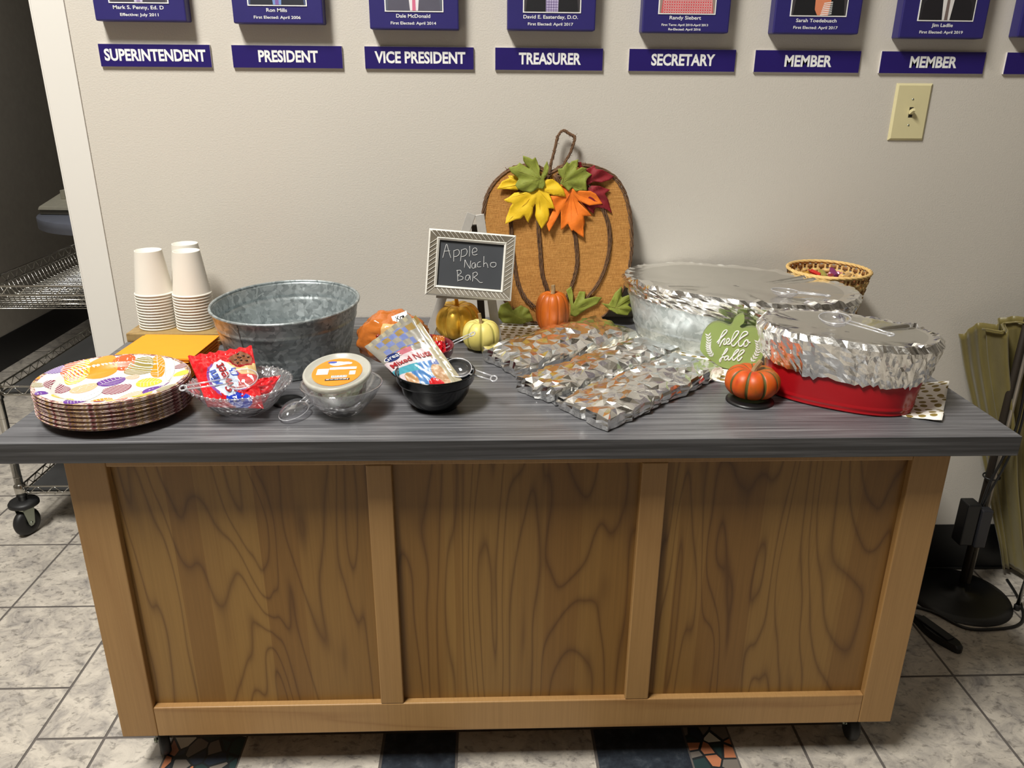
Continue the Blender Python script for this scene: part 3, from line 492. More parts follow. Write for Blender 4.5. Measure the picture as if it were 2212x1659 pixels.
PETALS = [(-0.096,0.022,-0.103,0.105,0.031,'ro',1),(-0.086,0.008,-0.09,0.1,0.028,'ye',1),(-0.056,0.039,-0.055,0.124,0.045,'or',0),(-0.025,0.085,-0.02,0.129,0.037,'ro',2),(0.007,0.061,0.018,0.119,0.048,'ol',1),(0.01,0.038,0.019,0.061,0.022,'pe',1),(0.063,0.046,0.035,0.123,0.024,'or',3),(0.097,0.019,0.065,0.108,0.017,'gr',3),(0.097,0.051,0.109,0.074,0.023,'ma',1),(0.114,0.01,0.121,0.037,0.025,'ye',0),(-0.029,0.003,-0.0,0.047,0.038,'pu',3),(0.034,0.016,0.079,0.024,0.042,'yg',3),(-0.06,-0.034,-0.039,0.017,0.033,'pe',2),(-0.0,-0.039,0.025,0.011,0.038,'ma',1),(-0.113,-0.021,-0.071,-0.017,0.065,'ma',1),(-0.032,-0.074,-0.014,-0.018,0.027,'gr',3),(0.043,-0.079,0.059,-0.023,0.027,'pe',1),(0.076,-0.044,0.099,0.002,0.04,'pu',2),(-0.004,-0.094,0.022,-0.059,0.031,'or',3),(-0.063,-0.089,-0.045,-0.062,0.039,'yg',3),(-0.1,-0.077,-0.079,-0.074,0.046,'pu',2),(-0.032,-0.116,0.004,-0.105,0.037,'pu',3),(0.067,-0.087,0.099,-0.068,0.038,'yg',3),(0.035,-0.11,0.053,-0.099,0.033,'ye',1),(0.056,-0.11,0.062,-0.091,0.018,'ro',1),(0.111,-0.072,0.126,-0.036,0.023,'ol',1),(-0.121,-0.049,-0.115,-0.025,0.03,'ol',1),(0.016,-0.113,0.033,-0.102,0.021,'ma',0),(-0.138,0.022,-0.121,0.067,0.036,'pu',1),(-0.136,-0.012,-0.135,0.005,0.012,'or',0)]
# ---------------------------------------------------------------- paper plates
PC = Vector((-.7235, -.632)); PANG = radians(-38)
def plate_prof(): return [(0, .0), (.50, .0), (.66, .0), (.73, .004), (.78, .0125), (.84, .0155), (.95, .0180), (1.0, .0185)]
def pz(r):
    pr_ = plate_prof()
    for (a, za), (b, zb_) in zip(pr_, pr_[1:]):
        if r <= b: return za+(zb_-za)*(r-a)/(b-a)
    return pr_[-1][1]
def plate_mesh():
    g = G(); pr_ = plate_prof(); wob = lambda t, i: 1+(.004*sin(t*60) if i >= 4 else 0)
    top = [(max(r, .002), z+.0006) for r, z in pr_]; bot = [(max(r, .002), z-.0002) for r, z in pr_][::-1]
    nt = len(top)
    g.lathe(top+[(1.005, .0189), (1.005, .0180)]+bot, (0, 0, 0), 120, .1390, .1290, 0, mif=lambda i, j: 1 if i >= nt-2 else 0, wob=None)
    return g
NP = 24
ordn = ['second', 'third', 'fourth', 'fifth', 'sixth', 'seventh', 'eighth', 'ninth', 'tenth', 'eleventh', 'twelfth', 'thirteenth', 'fourteenth', 'fifteenth', 'sixteenth', 'seventeenth', 'eighteenth', 'nineteenth', 'twentieth', 'twenty-first', 'twenty-second', 'twenty-third', 'twenty-fourth']
def plate_loc(k):
    return (PC.x+.0012*sin(k*2.1), PC.y+.0012*cos(k*1.7), HT+.0004+k*.0021)
pbase = plate_mesh().build('paper_plate', [PLATEW, PEDGE]); pbase.rotation_euler = (0, 0, PANG); pbase.location = plate_loc(0)
tag(pbase, 'patterned paper plate at the very bottom of the stack, on the counter', 'plate', 'stack of patterned paper plates')
for k in range(1, NP-1): dup(pbase, plate_loc(k), 'patterned paper plate, %s from the top of the plate stack' % ordn[NP-2-k])
pt = dup(pbase, plate_loc(NP-1), 'topmost paper plate printed with orange, purple and yellow leaves')
top_z = plate_loc(NP-1)[2]
COLS = list(PCOL); g = G()
def petal_pt(x, y, lift=.0004):
    q = Vector((x, y)) ; a = -PANG; lx = q.x*cos(a)-q.y*sin(a); ly = q.x*sin(a)+q.y*cos(a); r = sqrt((lx/.139)**2+(ly/.129)**2)
    if r > .995: s = .995/r; x *= s; y *= s; r = .995
    c = plate_loc(NP-1); return Vector((c[0]+x, c[1]+y, c[2]+.0006+pz(r)+lift))
for (ax, ay, bx, by, wd, cc, st) in PETALS:
    A = Vector((ax, ay)); B = Vector((bx, by)); d = B-A; L = d.length; d.normalize(); n = Vector((-d.y, d.x)); hw = wd*.58
    hw = min(hw, L*.55); mi = COLS.index(cc)
    prof = lambda t: hw*max(0, (sin(pi*min(1, max(0, t))**.8)))**.55
    nu, nv = 26, 8
    def fn(u, v, lift=.0003): p = A+d*(L*u)+n*(prof(u)*(2*v-1)); return petal_pt(p.x, p.y, lift)
    if st == 3 and cc == 'gr': g.grid(fn, nu, nv, mi); g.grid(lambda u, v: petal_pt(*(A+d*(L*(.04+.92*u))+n*(prof(.04+.92*u)*.86*(2*v-1))), .0005), nu, nv, 9)
    else: g.grid(fn, nu, nv, mi)
    lm = mi if (st == 3 and cc == 'gr') else 9
    if st == 1:
        k = .06
        while k < .95: g.grid(lambda u, v: petal_pt(*(A+d*(L*(k+.020*v+.06*(u-.5)))+n*(prof(k+.02)*.96*(2*u-1))), .0007), 8, 1, lm); k += .085
    if st == 2:
        for _ in range(int(26*L/.06)):
            u = rnd.uniform(.08, .92); v = rnd.uniform(-.8, .8); c0 = A+d*(L*u)+n*(prof(u)*v)
            g.add([petal_pt(c0.x+.0010*cos(a), c0.y+.0010*sin(a), .0007) for a in [k*pi/3 for k in range(6)]], [tuple(range(6))], lm)
    if st == 3:
        g.grid(lambda u, v: petal_pt(*(A+d*(L*(.03+.94*u))+n*(.0004*(2*v-1))), .0008), 12, 1, lm)
        k = .16
        while k < .9:
            for s in (-1, 1): g.grid(lambda u, v: petal_pt(*(A+d*(L*(k+.012*v+.10*u))+n*(s*prof(min(.97, k+.1*u))*.93*u)), .0008), 6, 1, lm)
            k += .13
o = g.build('leaf_print', [PCOL[c] for c in COLS]+[WHITE], pt); tag(o, 'printed leaves in orange, purple, maroon and yellow')
# ---------------------------------------------------------------- napkins
NN = 22
g = G(); NW, ND = .166, .160
g.box(-NW/2, NW/2, -ND/2, ND/2, 0, .0021)
nb = g.build('paper_napkin', ORANGE, bevel=.0007, seg=2)
tag(nb, 'orange paper napkin at the very bottom of the napkin stack', 'napkin', 'stack of orange paper napkins')
def nloc(k): f = k/NN; return (-.7265+.0035*sin(k*1.9)*(.3+f)+.006*f, -.382+.003*cos(k*2.3)-.004*f, HT+.0003+k*.00215)
nb.location = nloc(0); nb.rotation_euler = (0, 0, radians(-3.5))
for k in range(1, NN):
    lb = 'topmost orange paper napkin on the stack behind the plates' if k == NN-1 else 'orange paper napkin, %s from the top of the napkin stack' % ordn[NN-2-k]
    dup(nb, nloc(k), lb, (0, 0, radians(-3.5+1.2*sin(k*2.7))))
# ---------------------------------------------------------------- riser and cups
t = thing('wooden_riser', 'low wooden board riser under the stacks of white paper cups', 'riser', (-.755, -.15, HT))
g = G(); g.box(-.870, -.644, -.240, -.055, HT+.008, HT+.030); g.build('board', OAK, t, bevel=.003)
for x in (-.855, -.67):
    g = G(); g.box(x, x+.02, -.232, -.06, HT, HT+.008); g.build('foot', OAK, t)
def cup_mesh():
    g = G(); H = .102; g.lathe([(.0422, .0), (.0440, .0008), (.0444, .0022), (.0440, .0036), (.0423, .0042), (.0418, .006), (.0298, H-.001), (.0297, H), (.0280, H), (.0278, H-.0035), (.0004, H-.0042)], (0, 0, 0), 56)
    g.lathe([(.0414, .002), (.0290, H-.006), (.0004, H-.0065)][::-1], (0, 0, 0), 56); return g
cup = cup_mesh().build('paper_cup', PAPER)
CG = 'upside-down white paper cups stacked on the wooden riser'
first = True
for (x, y, nm, n) in ((-.8135, -.181, 'front left', 13), (-.7245, -.187, 'front right', 13), (-.758, -.100, 'rear', 13)):
    for k in range(n):
        lb = 'upside-down white paper cup on top of the %s cup stack' % nm if k == n-1 else 'nested white paper cup, %s from the top of the %s cup stack' % (ordn[n-2-k], nm)
        p = (x+.0022*k/12*(-1 if nm != 'rear' else 1)*-0, y, HT+.0303+k*.0067)
        if first: cup.location = p; tag(cup, lb, 'cup', CG); first = False
        else: dup(cup, p, lb)
# ---------------------------------------------------------------- round galvanised tub
def oval_tub(name, label, c, a, b, ang, h, k, mat, ex, ribs, seams, cat='tub'):
    t = thing(name, label, cat, (c[0], c[1], HT))
    g = G(); prof = [(k-.02, .004), (k+.012, .0018), (k+.014, .004), (k, .007)]
    zs = [.007+(h-.012)*i/40 for i in range(41)]
    for z in zs[1:]:
        r = k+(1-k)*(z/h)**.9
        for rz, amp, w in ribs: r += amp*math.exp(-((z-rz)/w)**2)
        prof.append((r, z))
    ins = [(r-.012, z) for r, z in prof[4:]][::-1]
    g.lathe(prof+[(1.0, h-.003)]+ins+[(k-.02, .008), (.002, .008)], (c[0], c[1], HT), 96, a, b, ang, ex=ex)
    g.lathe([(.002, .0030), (k-.02, .004)], (c[0], c[1], HT), 96, a, b, ang, ex=ex)
    body = g.build('body', mat, t)
    g = G(); R = []
    for j in range(96):
        tt = 2*pi*j/96; cx = cos(tt); sx = sin(tt)
        if ex != 2: cx = math.copysign(abs(cx)**(2/ex), cx); sx = math.copysign(abs(sx)**(2/ex), sx)
        x = a*cx; y = b*sx; R.append((c[0]+x*cos(ang)-y*sin(ang), c[1]+x*sin(ang)+y*cos(ang), HT+h-.002))
    g.tube(R, .0032, 8, closed=True); g.build('rolled_rim', mat, t)
    for ta in seams:
        g = G(); P = []
        for z in [.01+(h-.016)*i/12 for i in range(13)]:
            r = (k+(1-k)*(z/h)**.9)+.006; x = a*r*cos(ta); y = b*r*sin(ta); P.append((c[0]+x*cos(ang)-y*sin(ang), c[1]+x*sin(ang)+y*cos(ang), HT+z))
        g.tube(P, .0008, 6); g.build('seam', CHROME, t)
    return t
oval_tub('galvanised_tub', 'empty round galvanised steel tub beside the cup stacks', (-.469, -.338), .154, .185, 0, .135, .80, GALV, 2.0, [(.098, .012, .003), (.045, .010, .003), (.037, .010, .003), (.007, .012, .003)], [radians(-112), radians(68)])
# ---------------------------------------------------------------- black caps in the counter
def cap(x, y, r, label):
    g = G(); g.lathe([(.0005, .0045), (r*.55, .0045), (r*.62, .0062), (r*.9, .0055), (r, .003), (r, .0)], (x, y, HT), 48); return tag(g.build('cable_hole_cap', BLACK), label, 'cap', 'round black caps on the countertop')
cap(-.418, -.594, .030, 'black round cap on the counter between the crystal bowl and the clear glass bowl')
cap(.480, -.600, .046, 'black round cap on the counter under the squat orange pumpkin')
g = G(); g.lathe([(.0005, .0003), (.90, .0003), (.96, .0006)], (0, 0, 0), 8)
# ---------------------------------------------------------------- bowls
def bowl(name, label, c, prof, mat, n=72, wob=None, closed=True):
    t = thing(name, label, 'bowl', (c[0], c[1], HT)); g = G(); g.lathe(prof, (c[0], c[1], HT), n, closed=False, wob=wob); g.build('body', mat, t); return t
def cer(sc=1): return [(.0005, .004), (.034, .004), (.036, .0), (.039, .0), (.041, .005), (.053, .016), (.0625, .033), (.0660, .0500), (.0665, .0515), (.0705, .0525), (.0735, .058), (.0745, .068), (.0760, .0715), (.0745, .0735), (.0715, .0715), (.0690, .056), (.0600, .044), (.046, .020), (.030, .008), (.0005, .0065)]
bowl('mixing_bowl', 'glossy black bowl holding the bag of mixed nuts', (-.132, -.617), cer(), GLAZE)
bowl('mixing_bowl', 'glossy dark red bowl partly hidden behind the black bowl', (-.180, -.463), [(r*1.03, z) for r, z in cer()], BURG)
bg = thing('glass_bowl', 'clear glass bowl with a cut base holding the tub of snack mix', 'bowl', (-.304, -.645, HT))
g = G(); wb = lambda t, i: 1+(.045*(abs((t*14/pi) % 2-1)-.5) if i in (2, 3, 4, 5, 6) else 0)
g.lathe([(.0005, .0), (.022, .0), (.030, .0015), (.037, .007), (.047, .017), (.055, .026), (.062, .036)], (-.304, -.645, HT), 168, wob=wb); g.build('cut_base', CRYST, bg)
g = G(); g.lathe([(.062, .036), (.0690, .046), (.0742, .0565), (.0752, .0590), (.0735, .0598), (.0715, .0570), (.064, .043), (.050, .022), (.034, .010), (.0005, .006)], (-.304, -.645, HT), 96); g.build('bowl_wall', GLASS, bg)
g = G(); g.tube([(-.304+.0744*cos(a), -.645+.0744*sin(a), HT+.059) for a in [2*pi*k/72 for k in range(72)]], .0014, 8, closed=True); g.build('rim', GLASS, bg)
# leaf shaped crystal bowl
lc = (-.489, -.634)
t = thing('crystal_bowl', 'cut crystal bowl with a beaded rim holding the red cookie bag', 'bowl', (*lc, HT))
def lw(tt, i):
    k = 1+.10*max(0, cos(tt-pi*1.06))**8*(i/9)
    return k*(1+(.018*abs(sin(tt*17)) if i in (6, 7, 8, 9, 10) else 0))
g = G(); g.lathe([(.0005, .0), (.030, .0), (.040, .002), (.052, .010), (.064, .022), (.074, .036), (.082, .048), (.087, .055), (.089, .0575), (.0865, .0585), (.083, .055), (.070, .038), (.056, .019), (.036, .008), (.0005, .006)], (*lc, HT), 136, wob=lw); g.build('body', CRYST, t)
g = G()
for k in range(44):
    a = 2*pi*k/44; r = .089*(1+.10*max(0, cos(a-pi*1.06))**8); x = lc[0]+r*cos(a); y = lc[1]+r*sin(a)
    g.lathe([(.0003, .0036), (.0022, .003), (.0033, .0), (.0022, -.003), (.0003, -.0036)], (x, y, HT+.057), 8)
g.build('beaded_edge', CRYST, t)
g = G()
for k in range(7):
    a = -.9+k*.42; P = []
    for i in range(9): r = .045+.036*i/8; P.append((lc[0]+r*cos(a+1.2), lc[1]+r*sin(a+1.2), HT+.0085+.045*(i/8)**1.0))
    g.tube(P, .0011, 5)
g.build('pressed_veins', CRYST, t)
# ---------------------------------------------------------------- pouches
class Pouch:
    def __init__(s, bl, br, tl, tr, bulge, seed=0, wr=.003, sag=0):
        s.c = [Vector(p) for p in (bl, br, tl, tr)]; s.b = bulge; s.seed = seed; s.wr = wr; s.sag = sag
        s.N = (s.c[1]-s.c[0]).cross(s.c[2]-s.c[0]).normalized()
    def pt(s, u, v, side=1, lift=0):
        a, b, c, d = s.c; p = (a*(1-u)+b*u)*(1-v)+(c*(1-u)+d*u)*v
        e = (max(0, sin(pi*u))**.55)*(max(0, sin(pi*min(1, v/.93)))**.55 if v < .93 else 0)
        w_ = nz(u*5+s.seed, v*5, s.seed, 1)*s.wr*2+nz(u*14, v*14+s.seed, 3, 1)*s.wr
        pinch = s.wr*1.3*sin(u*40+4*nz(u*3, v, s.seed))*max(0, (v-.55))*1.2
        return p+s.N*(side*(s.b*e)+(w_*(e**.5)+pinch)+s.sag*sin(pi*v)*1+lift)
    def build(s, name, mats, parent, mif, n=(70, 70), back=None):
        g = G(); g.grid(lambda u, v: s.pt(u, v, 1), *n, mif=mif); g.grid(lambda u, v: s.pt(u, v, -.8 if s.b else 0), n[0]//2, n[1]//2, mi=back or 0, flip=True)
        return g.build(name, mats, parent)
    def text(s, txt, uc, vc, size, rot, mat, parent, name='lettering', offset=0, lift=.0012, sx=1):
        W = (s.c[1]-s.c[0]).length; H = (s.c[2]-s.c[0]).length
        vs, fs = textgeo(txt, size, offset=offset, extrude=0, sx=sx); c_, s_ = cos(rot), sin(rot)
        g = G(); g.add([s.pt(uc+(x*c_-y*s_)/W, vc+(x*s_+y*c_)/H, 1, lift) for x, y, z in vs], fs); return g.build(name, mat, parent)
# red cookie bag
cb_ = thing('cookie_bag', 'red and pale blue plastic bag of mini cookies in the crystal bowl', 'bag', (-.50, -.62, HT+.02))
P_ = Pouch((-.545, -.668, HT+.022), (-.440, -.682, HT+.024), (-.610, -.560, HT+.083), (-.487, -.555, HT+.102), .016, 3, .0035)
def cmi(u, v):
    if v > .91: return 0
    if (u-.80)**2/.035+(v-.76)**2/.022 < 1: return 3 if (u-.80)**2/.027+(v-.78)**2/.015 < 1 else 6
    if .58 < u < 1 and .50 < v < .70 and (u-.62)*1.1+(v-.5) > .15: return 4
    if (u-.47)**2/.055+(v-.44)**2/.085 < 1: return 1
    if (u-.46)**2/.075+(v-.43)**2/.105 < 1 and u < .35: return 5
    if (u-.62)**2/.05+(v-.10)**2/.012 < 1: return 2
    return 0
P_.build('film', [BRED, BPALE, BBLUE, BCOOK, BCRUMB, BPURP, BDRED], cb_, cmi, (90, 90))
P_.text('Mini', .33, .44, .025, radians(100), LBLUE, cb_, offset=.0004, lift=.002)
P_.text('Sweet', .50, .43, .027, radians(100), REDINK, cb_, offset=.0005, lift=.002)
P_.text('Ch', .66, .52, .020, radians(100), BBLUE, cb_)
g = G()
for k in range(9):
    u = .80+.13*cos(k*2.4)*(k/9)**.5; v = .78+.10*sin(k*2.4)*(k/9)**.5; p = P_.pt(u, v, 1, .0003); g.lathe([(.0003, .0016), (.0022, .001), (.0028, 0)], (0, 0, 0), 8)
    g.v[-24:] = [tuple(p+P_.N*c_+Vector((a, b, 0))) for a, b, c_ in g.v[-24:]]
g.build('chocolate_chip_print', BCOOK and flat('chip_print', (52, 26, 16), .4), cb_)
P2 = Pouch((-.518, -.664, HT+.024), (-.446, -.650, HT+.022), (-.510, -.640, HT+.058), (-.424, -.606, HT+.060), .014, 9, .004)
P2.build('lower_fold', [BRED, BBLUE, BPALE], cb_, lambda u, v: 1 if u < .2 and v > .5 else (2 if u < .3 and v < .4 else 0), (50, 50))
# snack tub, tipped in the glass bowl
sm = thing('snack_tub', 'round clear tub of snack mix with an orange label on its lid', 'food tub', (-.304, -.650, HT+.018))
TM = Matrix.Translation((-.304, -.648, HT+.031)) @ Matrix.Rotation(radians(13), 4, 'X') @ Matrix.Rotation(radians(-3), 4, 'Y')
def tl(g_, name, mat, **k):
    g_.v = [tuple(TM @ Vector(p)) for p in g_.v]; return g_.build(name, mat, sm, **k)
g = G(); g.lathe([(.0005, .001), (.040, .001), (.0440, .006), (.0535, .048), (.0002, .049)], (0, 0, 0), 72, wob=lambda t_, i: 1+.02*nz(cos(t_)*9, sin(t_)*9, i)); tl(g, 'snack_mix', SNACK)
g = G(); g.lathe([(.0005, .0), (.042, .0), (.0455, .005), (.0555, .052)], (0, 0, 0), 72); tl(g, 'container', CLEAR)
g = G(); g.lathe([(.0565, .049), (.0605, .0495), (.0620, .0525), (.0620, .058), (.0600, .0605), (.0565, .0600), (.0540, .0565), (.0005, .0565)], (0, 0, 0), 96); lid = tl(g, 'lid', MILKY)
g = G(); g.lathe([(.0005, .0572), (.0455, .0572)], (0, 0, 0), 64, 1, 1); tl(g, 'label', LABEL)
g = G()
def rr(x0, x1, y0, y1, mi, z=.0576, rot=0): g.add([(x0*cos(rot)-y0*sin(rot), x0*sin(rot)+y0*cos(rot), z), (x1*cos(rot)-y0*sin(rot), x1*sin(rot)+y0*cos(rot), z), (x1*cos(rot)-y1*sin(rot), x1*sin(rot)+y1*cos(rot), z), (x0*cos(rot)-y1*sin(rot), x0*sin(rot)+y1*cos(rot), z)], [(0, 1, 2, 3)], mi)
rr(-.037, -.016, -.008, .011, 0); rr(-.015, .034, .007, .0145, 0); rr(-.008, .020, -.0195, -.0125, 0); rr(.023, .034, -.0115, .001, 0)
g.add([(.003+.021*cos(a), .0275+.0065*sin(a)*(1+.25*cos(3*a)), .0576) for a in [2*pi*k/24 for k in range(24)]], [tuple(range(24))], 0)
g.add([(-.013+.0085*cos(a), .032+.0036*sin(a), .0579) for a in [2*pi*k/24 for k in range(24)]], [tuple(range(24))], 1)
for k in range(6): rr(-.036, -.015-.003*(k % 3), .0115-.0035*k, .0105-.0035*k, 2, .0578)
for k in range(2): rr(-.010, .030-.008*k, .0155-.003*k, .0147-.003*k, 2, .0578)
for k in range(3): rr(.006+.001*k, .018, .033-.004*k, .0318-.004*k, 2, .0578)
k = -.006
while k < .020: rr(k, k+.0006, -.0185, -.0125, 3, .0578); k += .0006+.0006*(1+int(abs(k*9e3)) % 3)
rr(-.018, .026, -.0285, -.0225, 3)
tl(g, 'label_panels', [WHITE, LBLUE, GREYP, BLACK])
vs, fs = textgeo('NET WT 10.05 OZ (285 g)', .0042, offset=.0001, extrude=0)
g = G(); x0 = min(v[0] for v in vs); x1 = max(v[0] for v in vs); g.add([((v[0]-(x0+x1)/2)*.040/(x1-x0)+.004, v[1]-.0255, .0580) for v in vs], fs); tl(g, 'lettering', WHITE)
# mixed nut bag
nb_ = thing('mixed_nuts_bag', 'clear printed bag of mixed nuts standing in the black bowl', 'bag', (-.135, -.62, HT+.03))
PN = Pouch((-.180, -.640, HT+.042), (-.083, -.650, HT+.046), (-.278, -.515, HT+.086), (-.186, -.535, HT+.160), .010, 5, .0009, .004)
def nmi(u, v):
    if v > .53:
        if v > .93: return 0
        a = int(u*7); b = int((v-.53)*11)
        if v > .60 and .12 < u < .95: return 2 if (a+b) % 2 == 0 and .15 < u < .8 else (1 if (a*3+b) % 3 == 0 else 0)
        return 6 if .35 < u < .62 and v < .60 else 0
    if u > .90: return 8
    if v > .36: return 3
    if v > .26 and u < .52: return 4
    if (u-.62)**2/.03+(v-.0)**2/.02 < 1: return 9
    if (u-.80)**2/.02+(v-.18)**2/.015 < 1: return 7
    if (u-.22)**2/.012+(v-.16)**2/.01 < 1: return 7
    if .30 < u < .76: return 5
    return 3 if u < .3 else 2 if v > .3 else 8
PN.build('film', [NSILV, NGOLD, NPERI, NWHT, NTEAL, NBLUE, NROSE, NNUT, NCREAM, BRED], nb_, nmi, (84, 100), back=8)
PN.text('Mixed Nuts', .46, .43, .0172, radians(3), REDINK, nb_, offset=.0004, lift=.0022)
g = G(); ovc = [(.20+.145*cos(a), .550+.060*sin(a)) for a in [2*pi*k/28 for k in range(28)]]
g.add([PN.pt(u, v, 1, .0010) for u, v in ovc], [tuple(range(28))]); g.build('logo_oval', NNAVY, nb_)
PN.text('Great', .20, .552, .0145, radians(2), WHITE, nb_, lift=.0016)
g = G(); st = [(.86+(.045 if k % 2 == 0 else .02)*cos(pi/2+k*pi/5), .40+(.035 if k % 2 == 0 else .015)*sin(pi/2+k*pi/5)) for k in range(10)]
g.add([PN.pt(u, v, 1, .0010) for u, v in st], [tuple(range(10))]); g.build('star_print', NGOLD, nb_)
PB = Pouch((-.165, -.618, HT+.040), (-.074, -.628, HT+.046), (-.262, -.495, HT+.080), (-.174, -.515, HT+.150), .008, 15, .003)
b2 = thing('snack_bag', 'cream plastic bag tucked behind the mixed nuts bag in the black bowl', 'bag', (-.12, -.61, HT+.03))
PB.build('film', [NCREAM, NGOLD], b2, lambda u, v: 1 if v > .9 else 0, (40, 40))
# caramel bag in the red bowl
cg = thing('caramel_bag', 'crumpled orange bag of caramels in the dark red bowl', 'bag', (-.21, -.46, HT+.05))
def blob(c, rx, ry, rz, seed, amp, nu=44, nv=30):
    g_ = G()
    def f(u, v):
        th = 2*pi*u; ph = pi*v; d = Vector((cos(th)*sin(ph), sin(th)*sin(ph), cos(ph)))
        k = 1+amp*(noise.noise(d*2.0+Vector((seed, 0, 0)))*1.2+1.1*abs(noise.noise(d*3.5+Vector((0, seed, 0))))+.6*abs(noise.noise(d*8+Vector((0, 0, seed)))))
        return (c[0]+rx*d.x*k, c[1]+ry*d.y*k, c[2]+rz*d.z*k)
    return g_, f
g, f = blob((-.226, -.462, HT+.088), .068, .046, .053, 4.2, .12)
g.grid(f, 60, 40, 0, mif=lambda u, v: 1 if (.70 < u < .80 and v < .5 and v > .25) else 0); g.build('film', [CARA, CARAP], cg)
g = G(); P = cr([(-.252, -.512, HT+.110), (-.240, -.516, HT+.095), (-.226, -.512, HT+.100), (-.222, -.508, HT+.118), (-.208, -.503, HT+.122)], 5); g.tube(P, .0042, 8); g.build('curved_letter_print', MAROON, cg)
PK = Pouch((-.214, -.500, HT+.110), (-.184, -.496, HT+.122), (-.226, -.482, HT+.139), (-.196, -.478, HT+.150), .003, 21, .001)
PK.build('bag_corner', [WHITE, CARAP], cg, lambda u, v: 0 if v > .45 else 1, (16, 16)); PK.text('Kra', .5, .74, .013, 0, BLACK, cg, offset=.0003, lift=.0008)
PR = Pouch((-.150, -.450, HT+.042), (-.118, -.444, HT+.046), (-.148, -.432, HT+.086), (-.124, -.425, HT+.080), .007, 31, .002)
t = thing('candy_pack', 'small red candy pack standing at the right side of the dark red bowl', 'candy pack', (-.13, -.44, HT+.045)); PR.build('film', [BRED, CARA], t, lambda u, v: 1 if v > .7 else 0, (24, 24))
# ---------------------------------------------------------------- clear scoops
def scoop(label, M, r=.027, ry=.022, dp=.016, hl=.075, flip=1):
    t = thing('plastic_scoop', label, 'scoop', tuple(M.translation), 'clear plastic serving scoops')
    g = G(); pr_ = [(max(.004, sin(a)), -cos(a)) for a in [pi/2*k/9 for k in range(10)]]
    R = []
    for rr_, zz in pr_: R.append([M @ Vector((r*rr_*cos(a)*(1.12 if cos(a) < 0 else 1), ry*rr_*sin(a), dp*zz)) for a in [2*pi*k/40 for k in range(40)]])
    g.rings(R); b = g.build('bowl', CLEAR, t)
    g = G(); g.tube([M @ Vector((r*cos(a)*(1.12 if cos(a) < 0 else 1), ry*sin(a), 0)) for a in [2*pi*k/48 for k in range(48)]], .0010, 6, closed=True); g.build('rim', CEDGE, t)
    g = G()
    for s in (-1, 1): g.tube([M @ Vector(p) for p in ((r*.93, s*.0062, 0), (r+hl*.5, s*.0050, .0015), (r+hl-.006, s*.0044, .002))], .0016, 6)
    g.tube([M @ Vector((r+hl-.003+.0060*cos(a), .0060*sin(a), .002)) for a in [2*pi*k/24 for k in range(24)]], .0017, 6, closed=True)
    g.build('handle', CEDGE, t); return t
def SM(p, hd, up=(0, 0, 1)):
    X = Vector(hd).normalized(); Z_ = Vector(up); Y = Z_.cross(X).normalized(); return basis(p, X, Y)
scoop('clear scoop lying on the foil over the red tub', SM((.643, -.560, HT+.157), (.06, -.115, -.002), (-.1, -.2, 1)), .030, .025, .016, .095)
scoop('clear scoop lying on the foil over the long galvanised tub', SM((.627, -.335, HT+.154), (.075, -.042, -.002)), .028, .022, .015, .062)
scoop('clear scoop resting in the black bowl, its handle over the right rim', SM((-.088, -.600, HT+.072), (.075, -.035, -.014), (-.2, -.5, .8)), .025, .021, .015, .052)
scoop('clear scoop leaning out of the dark red bowl in front of the cream pumpkin', SM((-.150, -.430, HT+.045), (.115, -.010, .055), (-.4, -.3, .9)), .024, .019, .014, .075)
scoop('clear scoop across the cookie bag in the crystal bowl', SM((-.478, -.672, HT+.078), (-.108, -.022, -.012), (.1, -.5, .9)), .027, .023, .016, .075)
scoop('clear scoop upside down on the counter beside the clear glass bowl', SM((-.3905, -.662, HT+.0115), (.024, .085, .010), (.05, .1, -1)), .034, .024, .018, .060)
# ---------------------------------------------------------------- pumpkins
def pumpkin(label, c, R, H, n, mat, gmat, depth, dim, stem_pts, smat, kind='pumpkin', sq=1.0, cat='pumpkin', rib=None, sr=.005):
    t = thing(kind, label, cat, (c[0], c[1], c[2])); g = G(); nu, nv = n*12, 34; Q = []
    for j in range(nv+1):
        ph = pi*(1-j/nv); ring = []
        for i in range(nu):
            th = 2*pi*i/nu; gv = abs(sin(n*th/2+.3*sin(th*2)*0))**.45 if True else 1
            rad = R*(abs(sin(ph))**sq); k = 1-depth*(1-gv)*min(1, abs(sin(ph))*1.6)
            z = H/2*cos(ph); rn = rad/R
            z -= (dim*math.exp(-(rn/.38)**2) if ph < pi/2 else -dim*.6*math.exp(-(rn/.4)**2)); z *= (1-.5*depth*(1-gv)) if ph < pi/2 else 1
            ring.append((c[0]+rad*k*cos(th), c[1]+rad*k*sin(th), c[2]+H/2+z))
        Q.append(ring)
    g.rings(Q, mif=lambda i, j: 1 if (j % 12 in (0, 11) and gmat is not None) else 0)
    g.build('flesh', [mat, gmat or mat], t)
    g = G(); P = cr([(c[0]+x, c[1]+y, c[2]+z) for x, y, z in stem_pts], 6); g.tube(P, lambda f: sr*(1.5-.75*f if f < .5 else 1.12-.0*f), 7, sm=False); g.build('stem', smat, t); return t
pumpkin('metallic gold pumpkin in front of the easel', (-.105, -.190, HT+.0005), .0575, .092, 9, GOLD, None, .13, .010, [(0, 0, .078), (0, 0, .090), (-.002, -.002, .103)], GOLD, sr=.004, sq=.75)
pumpkin('small cream yellow pumpkin with a pale stem', (-.047, -.275, HT+.0005), .044, .070, 8, PW, PGD, .09, .008, [(0, 0, .060), (-.001, 0, .070), (-.004, 0, .086)], STEMM, sr=.0035, sq=.62)
